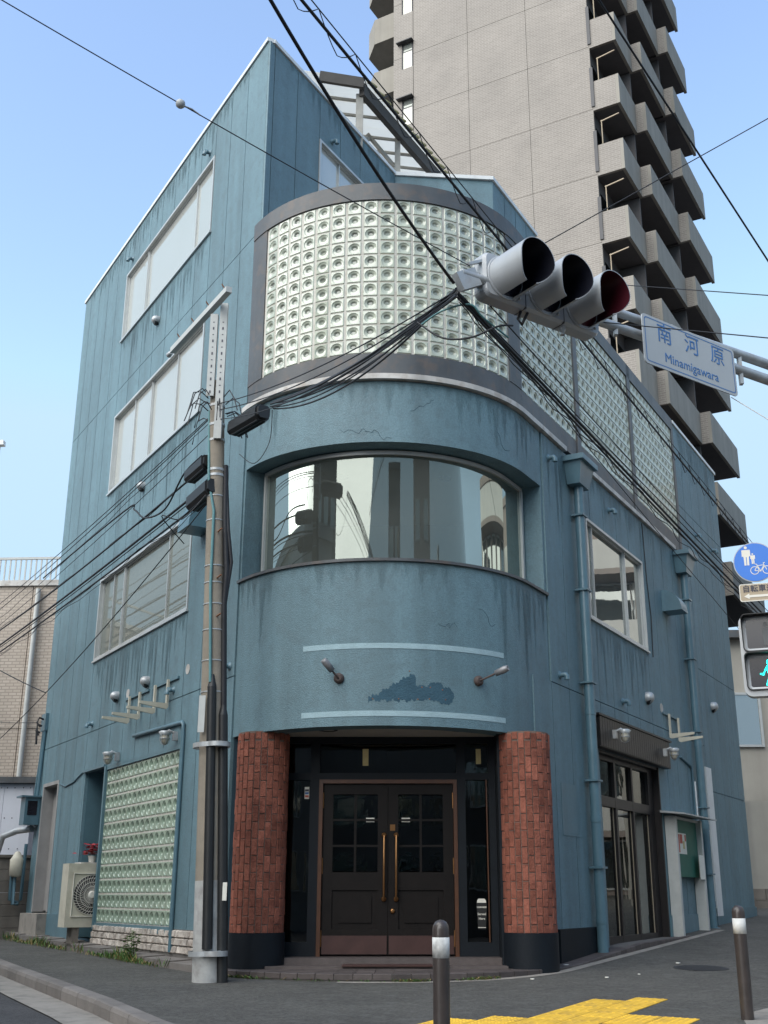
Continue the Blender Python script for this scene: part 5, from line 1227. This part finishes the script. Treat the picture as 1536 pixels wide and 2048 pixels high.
m = MB(); A = rrect(-.15, .47, -.345, -.19, .02); C_ = rrect(-.143, .463, -.338, -.197, .016); n = len(A)
m.add([sg3(x, .0012, z) for x, z in A] + [sg3(x, .0012, z) for x, z in C_], [(i, (i + 1) % n, n + (i + 1) % n, n + i) for i in range(n)]); m.build('border', 'cream', t)
o = place('lettering', text_mesh('自転車通行可', .066, .001, 'LEFT'), 'ink', t, basis(sg3(-.125, .0015, -.238), SXv, V((0, 0, 1)), SNv))
ngon('cream', 'arrow', [(-.115, -.30), (-.07, -.275), (-.07, -.29), (.4, -.29), (.4, -.31), (-.07, -.31), (-.07, -.325)], .001, .003, t)
m = MB(); m.tube([sg3(.4, -.02, -.27), V((POLE.x, POLE.y, SC.z - .27))], .018, 8); m.build('bracket', 'galv', t)
# pedestrian signal
SC, SXv, SNv = fr_at((3.13, 9.5, 2.86), (-.34, -.94, 0))
t = thing('pedestrian_signal', SC, 'pedestrian signal showing a lit green walking figure at the right edge', 'pedestrian signal')
m = MB(); A = rrect(-.21, .25, -.40, .30, .07)
n = len(A); m.add([sg3(x, -.12, z) for x, z in A] + [sg3(x, .0, z) for x, z in A], [tuple(range(n))[::-1], tuple(range(n, 2 * n))] + [(i, (i + 1) % n, n + (i + 1) % n, n + i) for i in range(n)]); m.build('housing', 'signal_white', t)
for k, zc in enumerate((.13, -.20)):
    ngon('lens_dark', 'lens', rrect(-.15, .19, zc - .125, zc + .125, .02), .0005, .006, t)
    m = MB(); A = rrect(-.185, .225, zc - .15, zc + .16, .04); n = len(A)
    O = [(x, z, (.02 + .09 * max(0, min(1, (z - zc + .15) / .31)))) for x, z in A]
    vs_ = [sg3(x, .0, z) for x, z, d in O] + [sg3(x, d, z) for x, z, d in O] + [sg3(x * .97 + .0006, d, zc + (z - zc) * .96) for x, z, d in O] + [sg3(x * .97 + .0006, 0.002, zc + (z - zc) * .96) for x, z, d in O]
    m.add(vs_, [(j * n + i, j * n + (i + 1) % n, (j + 1) * n + (i + 1) % n, (j + 1) * n + i) for j in range(3) for i in range(n)]); m.build('visor', 'black_plastic' , t)
    m = MB(); R1 = rrect(-.165, .205, zc - .14, zc + .14, .03); R2 = rrect(-.15, .19, zc - .125, zc + .125, .02); n = len(R1)
    m.add([sg3(x, .012, z) for x, z in R1] + [sg3(x, .008, z) for x, z in R2], [(i, (i + 1) % n, n + (i + 1) % n, n + i) for i in range(n)]); m.build('lens_frame', 'signal_white', t)
ic_ = MB(); zc = -.20
def wp(pts): ic_.add([sg3(x, .008, zc + z) for x, z in pts], [tuple(range(len(pts)))])
wp(circ(.024, .012, .082, 14)); wp([(-.012, .055), (.045, .05), (.05, -.01), (.03, -.03), (-.0, -.03), (-.01, .0)]); wp([(-.012, .055), (-.0, .035), (-.045, -.01), (-.07, -.008), (-.072, -.02), (-.04, -.028)])
wp([(.045, .05), (.08, .0), (.07, -.015), (.04, .02)]); wp([(-.0, -.03), (.022, -.03), (.012, -.07), (-.0, -.115), (-.03, -.112), (-.015, -.07)]); wp([(.022, -.03), (.035, -.025), (.06, -.07), (.085, -.1), (.07, -.112), (.04, -.08)])
ic_.build('walking_figure', 'signal_green_lit', t, False)
ng = MB(); zc = .13
ng.add([sg3(.01 + x, .008, zc + z) for x, z in circ(.02, 0, .08, 12)], [tuple(range(12))]); ng.add([sg3(x, .008, zc + z) for x, z in [(-.02, .05), (.04, .05), (.035, -.1), (-.015, -.1)]], [(0, 1, 2, 3)]); ng.build('standing_figure', 'frame_grey', t, False)
m = MB(); m.tube([sg3(.2, -.06, .1), V((POLE.x, POLE.y, SC.z + .1))], .025, 8); m.tube([sg3(.2, -.06, -.3), V((POLE.x, POLE.y, SC.z - .3))], .025, 8); m.build('bracket', 'galv', t)

# ------------------------------------------------------------------ bollards
for x, y, lab in ((.252, 7.2, 'brown steel bollard with worn white band in front of the entrance'), (2.72, 9.62, 'brown steel bollard with white band beside the tactile paving on the right')):
    z = g(x, y); t = thing('bollard', (x, y, z), lab, 'bollard', 'bollards at the pavement edge')
    m = MB(); m.lathe((x, y, z - .05), (0, 0, 1), [(0, .05), (.80, .05)], 24); m.build('post', 'bollard_brown', t)
    m = MB(); m.lathe((x, y, z + .75), (0, 0, 1), [(0, .05), (.04, .05), (.062, .046), (.08, .035), (.09, .02), (.094, .004)], 24); m.build('cap', 'bollard_brown', t)
    m = MB(); m.lathe((x, y, z + .63), (0, 0, 1), [(0, .0505), (0, .0515), (.115, .0515), (.115, .0505)], 24); m.build('reflective_band', 'bollard_band', t)

# ------------------------------------------------------------------ tactile paving
tp_root = thing('tactile_paving', (1.6, 10.5, g(1.6, 10.5)), 'x', 'x'); del tp_root['label']; del tp_root['category']; struct(tp_root)
def tile_mesh(dots):
    m = MB(); h = .146
    m.hexa([(-h, -h, -.02), (h, -h, -.02), (h, h, -.02), (-h, h, -.02), (-h, -h, .004), (h, -h, .004), (h, h, .004), (-h, h, .004)])
    if dots:
        for i in range(5):
            for k in range(5): m.lathe((-.115 + .0575 * i, -.115 + .0575 * k, .004), (0, 0, 1), [(0, .014), (.005, .009)], 8)
    else:
        for i in range(4):
            x = -.108 + .072 * i; m.hexa([(x - .017, -.13, .004), (x + .017, -.13, .004), (x + .017, .13, .004), (x - .017, .13, .004), (x - .009, -.122, .009), (x + .009, -.122, .009), (x + .009, .122, .009), (x - .009, .122, .009)])
    return m.mesh('tactile_tile')
dot_me, bar_me = tile_mesh(True), tile_mesh(False)
T1 = V((1.74, 11.0, 0))
def tt(c, r, me):
    p = T1 + NR * (.3 * (c + .5)) - DR * (.3 * (r + .5)); z = g(p.x, p.y) + .002
    gx, gy = (g(p.x + .1, p.y) - g(p.x - .1, p.y)) / .2, (g(p.x, p.y + .1) - g(p.x, p.y - .1)) / .2
    n = V((-gx, -gy, 1)).normalized(); x = (NR - n * NR.dot(n)).normalized(); y = n.cross(x)
    place('tactile_tile', me, 'yellow_tile', tp_root, basis(V((p.x, p.y, z)), x, y, n))
for c in range(-2, 4):
    r0 = {0: 0, 1: -1, 2: 3, 3: 3}.get(c, 5 + round(-.55 * (c + 1)))
    for r in range(r0, r0 + 2 if c > 1 else r0 + 6 if c < 0 else 11): tt(c, r, dot_me if c > 1 or (c < 0 and r < r0 + 2) else bar_me)
# concrete patch by the right bollard, seam line, manhole
m = MB(); pts = [(2.55, 9.0), (2.75, 9.9), (3.3, 10.6), (5, 10.9), (5, 7.5), (2.2, 7.5)]
m.add([(x, y, g(x, y) + .004) for x, y in pts], [tuple(range(len(pts)))]); struct(m.build('concrete_patch', 'concrete'))
t = tag(None, '', '') if False else None
mh = thing('manhole_cover', (3.45, 13.9, g(3.45, 13.9)), 'round iron manhole cover in the asphalt near the notice board', 'manhole cover')
zc = g(3.45, 13.9)
def tilt(x, y, h): return (x, y, g(x, y) + h)
m = MB(); ring = [tilt(3.45 + .31 * cos(2 * pi * k / 32), 13.9 + .31 * sin(2 * pi * k / 32), .005) for k in range(32)]; m.add(ring, [tuple(range(32))]); m.build('cover', 'iron', mh)
m = MB()
for i in range(-4, 5):
    for k in range(-4, 5):
        x, y = 3.45 + i * .06, 13.9 + k * .06
        if (i * .06) ** 2 + (k * .06) ** 2 < .075: m.add([tilt(x - .02, y - .02, .0075), tilt(x + .02, y - .02, .0075), tilt(x + .02, y + .02, .0075), tilt(x - .02, y + .02, .0075)], [(0, 1, 2, 3)])
m.build('tread', 'iron', mh)
# pale gutter strip at the foot of the step
m = MB(); ss = srange(sa(-10), LARC, .15) + [LARC + k * .3 for k in range(1, 24)]
vs_ = []
for s in ss:
    for d in (.29, .42): p = bp(s, d, 0); vs_.append((p.x, p.y, g(p.x, p.y) + .0042))
m.add(vs_, [(2 * i, 2 * i + 2, 2 * i + 3, 2 * i + 1) for i in range(len(ss) - 1)]); struct(m.build('mortar_strip', 'concrete'))

# ------------------------------------------------------------------ cables
def sag(a, b, s, n=24): a, b = V(a), V(b); return [a.lerp(b, i / n) - V((0, 0, s * 4 * (i / n) * (1 - i / n))) for i in range(n + 1)]
def smooth(pts, k=6):
    pts = [V(p) for p in pts]
    if len(pts) > 12: return pts
    out = []
    for i in range(len(pts) - 1):
        p0, p1, p2, p3 = pts[max(i - 1, 0)], pts[i], pts[i + 1], pts[min(i + 2, len(pts) - 1)]
        for j in range(k):
            t = j / k; out.append(.5 * ((2 * p1) + (p2 - p0) * t + (2 * p0 - 5 * p1 + 4 * p2 - p3) * t * t + (3 * p1 - p0 - 3 * p2 + p3) * t ** 3))
    return out + [pts[-1]]
def cable(name, pts, r, label, m='cable_black', group=None, n=6):
    pts = smooth(pts); mb = MB(); mb.tube(pts, r * .75, n); o = mb.build(name, m); tag(o, label, 'cable', group); return o
def far(u, z, off=0): q = V((-2.15, 12.55, 0)) + DL * u + NL * off; return V((q.x, q.y, z))
LC = 'overhead cables along the side street'
def bundle(name, paths, label, group=None, mats=None):
    t = thing(name, paths[0][0][0], label, 'cable bundle', group)
    for i, (pts, r) in enumerate(paths):
        mb = MB(); mb.tube(pts, r * .75, 6); mb.build('strand', (mats or {}).get(i, 'cable_black'), t)
    return t
def wob(pts, a, f): return [p + V((0, 0, a * sin(i * f)))+ V((a * cos(i * f * 1.3), 0, 0)) for i, p in enumerate(pts)]
bundle('cable_bundle', [(sag(pp(6.42), far(24, 7.0), .25), .009), (sag(pp(6.40), far(24, 6.75, .1), .3), .009), (wob(sag(pp(6.35), far(24, 6.6, -.1), .3, 60), .01, .9), .006), (sag(pp(6.2), far(24, 6.35), .3), .007)], 'upper bundle of thin cables running left from the pole', LC)
bundle('cable_bundle', [(sag(pp(5.82), far(24, 6.65), .35), .018), (wob(sag(pp(5.80), far(24, 6.7), .33, 60), .012, .8), .007)], 'thick cable from the upper splice box along the side street', LC)
bundle('cable_bundle', [(sag(pp(5.55), far(24, 5.95), .2), .022), (sag(pp(5.5), far(24, 5.85, .1), .22), .010)], 'thick black cable from the pole to the left edge, third from top', LC)
bundle('cable_bundle', [(sag(pp(5.38), far(24, 5.72), .15), .018), (wob(sag(pp(5.36), far(24, 5.7), .16, 90), .025, .75), .006), (wob(sag(pp(5.30), far(24, 5.62), .14, 90), .02, .9), .006)], 'lowest thick cable with loose ties from the pole to the left edge', LC)
cable('overhead_cable', [far(.4, 5.95, .05), far(1.0, 5.9, .05), far(1.6, 5.62, .05), far(2.4, 5.72, .05), far(2.9, 5.98, .05), far(3.4, 6.1, .05), far(8, 6.2, 0)], .016, 'sagging grey cable loop left of the splice box', 'cable_black')
cable('overhead_cable', sag(pp(5.3) + V((-.05, 0, 0)), far(16, 3.1), .35), .010, 'thin cable dropping from the pole to the lower left edge')
cable('overhead_cable', sag(WL.p(8.85, .1, 4.5), WL.p(14, 2.2, 7.1), .15), .014, 'service cable rising left from the far wall end')
cable('overhead_cable', sag(WL.p(8.85, .1, 3.95), WL.p(16, 2.0, 5.6), .3), .008, 'thin service wire from the cable clamps to the left edge')
cable('overhead_cable', [pp(5.3) + V((-.1, -.1, 0)), pp(4.95) + V((-.35, -.2, .02)), pp(4.9) + V((-.6, -.15, .12)), pp(5.0) + DL * 1.0], .009, 'slack wire looping under the lower splice box')
# towards the signal
Jc = J + V((-.02, 0, .02)); q0 = pp(6.1) + V((.75, -.80, .02))
bundle('cable_bundle', [(sag(q0 + V((random.uniform(-.03, .03), 0, random.uniform(-.05, .05))), Jc + V((0, 0, random.uniform(-.06, .03))), .10 + .03 * k), r) for k, r in enumerate((.018, .014, .011, .010, .009, .012))], 'thick bundle of black cables from the pole to the signal end')
bundle('cable_bundle', [(sag(pp(6.5), Jc, .12), .008), (sag(pp(6.42), Jc + V((0, 0, -.02)), .16), .008), (sag(pp(6.3), Jc + V((0, 0, -.05)), .22), .007)], 'thin cables from the pole top to the signal end')
cable('overhead_cable', [q0 + V((0, 0, -.05)), q0 + V((-.03, .1, -.4)), q0 + V((-.2, .2, -.62)), q0 + V((-.4, .35, -.45))], .006, 'thin wire hanging in a loop below the right splice box')
RF = J + DR * 26
bundle('cable_bundle', [(sag(Jc + V((0, 0, -.02)), RF + V((0, 0, -.35)), .12, 60), .018), (sag(Jc + V((0, 0, -.05)), RF + V((0, 0, -.40)), .16, 60), .014), (wob(sag(Jc + V((0, 0, -.08)), RF + V((0, 0, -.45)), .14, 150), .025, .8), .006), (wob(sag(Jc + V((0, 0, -.1)), RF + V((0, 0, -.5)), .2, 150), .02, 1.1), .006), (sag(Jc, RF + V((0, 0, -.1)), .1, 40), .008)], 'thick twisted cable bundle from the signal end along the shop street')
cable('overhead_cable', sag(Jc + V((.1, .1, -.05)), RF + NR * -.5 + V((0, 0, -1.6)), .1), .006, 'thin wire from the signal down along the curved bay')
cable('overhead_cable', sag(Jc + V((.25, .15, -.04)), RF + NR * -.2 + V((0, 0, -.2)), .05), .008, 'single wire beside the twisted bundle on the shop street')
cable('overhead_cable', [Jc + V((-.28, .3, -.1)), Jc + V((-.1, .2, -.28)), Jc + V((.1, .1, -.33)), Jc + V((.3, .1, -.24)), Jc + V((.42, .2, -.18))], .010, 'slack black cable hanging below the signal end')
cable('overhead_cable', [Jc + V((-.25, .3, -.12)), Jc + V((-.1, .2, -.06)), Jc + V((.1, .1, -.06)), Jc + V((.2, .15, -.14)), Jc + V((.4, .35, -.2))], .010, 'blue green cable wrapped under the signal end', 'cable_green')
# spiral hung cable along the right-hand street
S0, S1 = WR.p(-9.0, 1.0, 7.85), WR.p(26, 1.0, 7.1)
t = thing('cable_bundle', S0, 'overhead cable with spiral hanger wire crossing above the glass blocks', 'cable bundle')
m = MB(); m.tube(sag(S0, S1, .0, 40), .016, 6); m.build('strand', 'cable_black', t)
m = MB(); m.tube(sag(S0 + V((.0, 0, .12)), S1 + V((0, 0, .12)), 0, 40), .006, 5); m.build('messenger_wire', 'cable_black', t)
m = MB(); pts = []
L_ = (S1 - S0).length
for k in range(58):
    u = k * .6; a = S0.lerp(S1, u / L_)
    if u > 20: break
    b = S0.lerp(S1, (u + .3) / L_)
    for f_ in range(8):
        ff = f_ / 8; q = a.lerp(S0.lerp(S1, (u + .6) / L_), ff); pts.append(q + V((0, 0, .12 * (abs(ff - .5) * 2) - .13 * sin(pi * ff))) )
m.tube(pts, .005, 4); m.build('hanger_wire', 'cable_black', t)
cable('overhead_cable', sag(V((-1.9, 3.0, 6.9)), Jc + V((-.02, 0, .06)), .28), .017, 'thick black cable from the top edge down to the signal end')
cable('overhead_cable', sag(V((-4.05, 4.2, 6.32)), Jc + V((.1, 0, .2)), .05), .005, 'thin cable with a white ball from the top left corner')
bq = V((-1.345, 6.5, 6.05))
t = thing('cable_marker', (-1.32, 6.3, 5.95), 'white ball shaped fitting on the thin cable against the sky', 'cable fitting')
p0 = sag(V((-4.05, 4.2, 6.32)), Jc + V((.1, 0, .2)), .05, 24)
best = p0[14]; t.location = best; ROOTS[t] = best.copy()
m = MB(); m.lathe(best - V((0, 0, .05)), (0, 0, 1), [(.02, .003), (.025, .018), (.035, .028), (.05, .031), (.065, .028), (.075, .018), (.08, .003)], 16); m.build('ball', 'sign_white', t)
m = MB(); dd_ = (p0[15] - p0[14]).normalized(); m.tube([best + dd_ * .03, best + dd_ * .08 + V((0, 0, .01)), best + dd_ * .14], .006, 5); m.build('grip', 'galv', t)
cable('overhead_cable', sag(V((1.2, 8.1, 9.7)), V((7.2, 15.8, 7.6)), .0), .016, 'thick cable crossing the sky beside the tower')
cable('overhead_cable', sag(V((.95, 7.75, 5.60)), V((6.0, 8.4, 9.1)), .0), .006, 'thin wire rising right from behind the signal')
cable('overhead_cable', sag(sp(1.46, .1, 5.52), V((2.95, 5.6, 3.97)), .0), .005, 'upper thin span wire right of the signal')
cable('overhead_cable', sag(sp(1.46, .0, 5.22), V((2.95, 5.6, 3.68)), .0), .006, 'lower thin span wire across the place name sign')
cable('overhead_cable', sag(V((2.89, 9.0, 4.97)), V((3.6, 9.0, 4.47)), .0), .005, 'thin pale wire from the place name sign corner', 'cream')

# ------------------------------------------------------------------ weeds
def leaf(m, c, d, L_, w_, droop):
    c = V(c); d = V(d).normalized(); x = d.cross(V((0, 0, 1))).normalized() * w_ / 2
    mid = c + d * L_ * .5 + V((0, 0, .0)); tip = c + d * L_ - V((0, 0, droop))
    m.add([c, mid - x, tip, mid + x], [(0, 1, 2, 3)])
m = MB(); m2 = MB()
for k in range(900):
    u = random.choice((random.uniform(.9, 9.4), random.gauss(7.6, .9), random.gauss(6.2, .7), random.gauss(3.0, .5), random.gauss(2.0, .4)))
    if not .7 < u < 10: continue
    d = .31 + abs(random.gauss(0, .05)); p = WL.p(u, d, 0); p.z = g(p.x, p.y)
    dens = .5 + .5 * sin(u * 3.1); h = random.uniform(.05, .16) * (.6 + dens); a = random.uniform(0, 6.28)
    leaf(m if random.random() < .68 else m2, p, (cos(a) * .6, sin(a) * .6, 1), h, .014, random.uniform(0, .03))
for k in range(320):
    s = random.choice((random.gauss(sa(-38), .12), random.gauss(sa(8), .08), random.gauss(sa(26), .1), random.uniform(sa(-50), sa(30)))); p = bp(s, .30 + random.uniform(0, .05), 0); p.z = g(p.x, p.y); a = random.uniform(0, 6.28)
    leaf(m if random.random() < .7 else m2, p, (cos(a), sin(a), .7), random.uniform(.03, .1), .012, .01)
o = m.build('weeds', 'leaf', None, False); o['kind'] = 'stuff'; o['label'] = 'green weeds growing along the foot of the building'
o = m2.build('dry_grass', 'leaf_dry', None, False); o['kind'] = 'stuff'; o['label'] = 'dry yellow grass along the foot of the building'
p = WL.p(2.3, .33, 0); p.z = g(p.x, p.y)
t = thing('leafy_weed', p, 'tall leafy weed growing in front of the white stone base', 'plant')
m = MB(); ms = MB()
for st_ in range(4):
    b = p + V((random.gauss(0, .04), random.gauss(0, .04), 0)); top = b + V((random.gauss(0, .04), random.gauss(0, .04), random.uniform(.28, .44))); ms.tube([b, b.lerp(top, .5) + V((.01, 0, 0)), top], [.006, .005, .003], 5)
    for k in range(26):
        f_ = random.uniform(.15, 1); a = k * 2.4; leaf(m, b.lerp(top, f_), (cos(a), sin(a), random.uniform(.1, .7)), random.uniform(.06, .12) * (1.2 - .5 * f_), .03, .02)
ms.build('stem', 'leaf', t); m.build('foliage', 'leaf', t, False)
# litter
for x, y, r in ((1.95, 14.15, .05), (2.2, 12.9, .02), (3.3, 14.4, .03), (1.4, 12.75, .025), (2.6, 13.2, .015)):
    m = MB(); pts = [(x + r * cos(k) * random.uniform(.5, 1.2), y + r * sin(k) * random.uniform(.5, 1.2)) for k in (0, 1, 2, 3, 4, 5)]
    m.prism([(a, b, g(a, b) + .006) for a, b in pts], (0, 0, .008)); tag(m.build('litter', 'paper'), 'small scrap of pale litter on the pavement', 'litter', 'scraps of litter on the pavement')

# ------------------------------------------------------------------ right background and buildings across the streets (seen in the panes)
t = thing('boundary_wall', (8.6, 26, .5), 'beige boundary wall beyond the far end of the blue building', 'wall')
m = MB(); m.box(6.9, 13, 26.4, 26.6, .2, 2.9); m.build('wall_body', 'boundary_wall', t)
for r in range(3):
    for k in range(10):
        m = MB(); x = 6.9 + k * .6 - (.3 if r % 2 else 0); m.box(max(x, 6.9) + .005, x + .595, 26.36, 26.4, .3 + r * .24, .53 + r * .24); m.build('block', 'block_concrete', t)

def opposite(x, y, ang, wd, dp, h, label, cmat, balc=False, rows=None):
    d = V((cos(ang), sin(ang), 0)); n = V((-d.y, d.x, 0)); fr = Frame(V((x, y, 0)), d, n)
    t = thing('street_building', (x, y, g(x, y)), label, 'building')
    m = MB(); fr.box(m, -wd / 2, wd / 2, -dp, 0, -1.0, h); m.build('body', cmat, t)
    fl = 3.0; k = 0
    while (k + 1) * fl < h:
        z = k * fl + .4
        if balc:
            m = MB(); fr.box(m, -wd / 2 + .3, wd / 2 - .3, 0, 1.3, z + 2.3, z + 2.5); bl = m.build('balcony', cmat, t)
            m = MB(); fr.box(m, -wd / 2 + .3, wd / 2 - .3, 1.2, 1.3, z + 2.5, z + 3.6); m.build('parapet', 'white_wall', bl)
        nw = max(1, int(wd / 2.4))
        for i in range(nw):
            u = -wd / 2 + (i + .5) * wd / nw
            m = MB(); fr.box(m, u - .8, u + .8, .0, .03, z + .7, z + 2.2); wn = m.build('window', 'pane_side', t)
            m = MB(); fr.box(m, u - .86, u - .8, .0, .06, z + .64, z + 2.26); fr.box(m, u + .8, u + .86, .0, .06, z + .64, z + 2.26); fr.box(m, u - .8, u + .8, .0, .06, z + .64, z + .7); fr.box(m, u - .8, u + .8, .0, .06, z + 2.2, z + 2.26); m.build('frame', 'alu', wn)
        k += 1
    m = MB(); fr.box(m, -wd / 2 - .1, wd / 2 + .1, -dp - .1, .12, h, h + .35); m.build('parapet', cmat, t)
mat('opp_dark', (.10, .095, .09), .8, .1, 1); mat('opp_grey', (.28, .27, .26), .8, .1, 1); mat('opp_brown', (.30, .25, .22), .8, .1, 1)
def facing(x, y, tx=-.2, ty=14): return atan2(ty - y, tx - x) - pi / 2
opposite(-19, -3, facing(-19, -3), 8, 8, 24, 'dark grey office block across the side street behind the camera', 'opp_dark')
opposite(4.6, -16, facing(4.6, -16), 5, 6, 17, 'narrow dark tower block behind the camera', 'opp_dark')
opposite(14, -9, facing(14, -9), 6.5, 7, 17, 'brown office block behind the camera on the right', 'opp_brown')
opposite(22, 3, facing(22, 3), 9, 8, 11, 'grey block across the shop street behind the camera', 'opp_grey')
opposite(20.5, 33, facing(20.5, 33, 3, 17), 14, 9, 15, 'apartment block with white balconies across the shop street', 'opp_brown', True)
opposite(-8, -22, facing(-8, -22), 9, 8, 9, 'low grey building behind the camera on the left', 'opp_grey')
mat('opp_pale', (.34, .33, .31), .8, .1, 1)
q = WL.p(5.5, 10.5, 0); opposite(q.x, q.y, atan2(-NL.y, -NL.x) - pi / 2, 20, 8, 8.5, 'pale grey block of flats across the side street', 'opp_pale')
opposite(0, -27, 0, 46, 7, 8.5, 'long low grey row of houses far behind the camera', 'opp_grey')

opposite(21, 19, facing(21, 19, .5, 13.5), 12, 8, 13.5, 'pinkish block of flats across the shop street', 'opp_brown', True)

t = thing('low_house', (11, 31, .5), 'pale beige low house behind the boundary wall at the right edge', 'house')
m = MB(); m.box(8.0, 17, 30.0, 35.0, .2, 7.4); m.build('wall', 'boundary_wall', t)
m = MB(); m.box(7.8, 17.2, 29.7, 35.2, 7.401, 7.6); m.build('roof', 'frame_grey', t)
for x in (8.9, 11.2, 13.5):
    for z in (1.4, 4.6):
        m = MB(); m.box(x - .6, x + .6, 29.97, 29.999, z, z + 1.3); wn = m.build('window', 'pane_side', t)
        m = MB(); m.box(x - .66, x - .6, 29.93, 29.999, z - .06, z + 1.36); m.box(x + .6, x + .66, 29.93, 29.999, z - .06, z + 1.36); m.box(x - .6, x + .6, 29.93, 29.999, z - .06, z); m.box(x - .6, x + .6, 29.93, 29.999, z + 1.3, z + 1.36); m.build('frame', 'alu', wn)
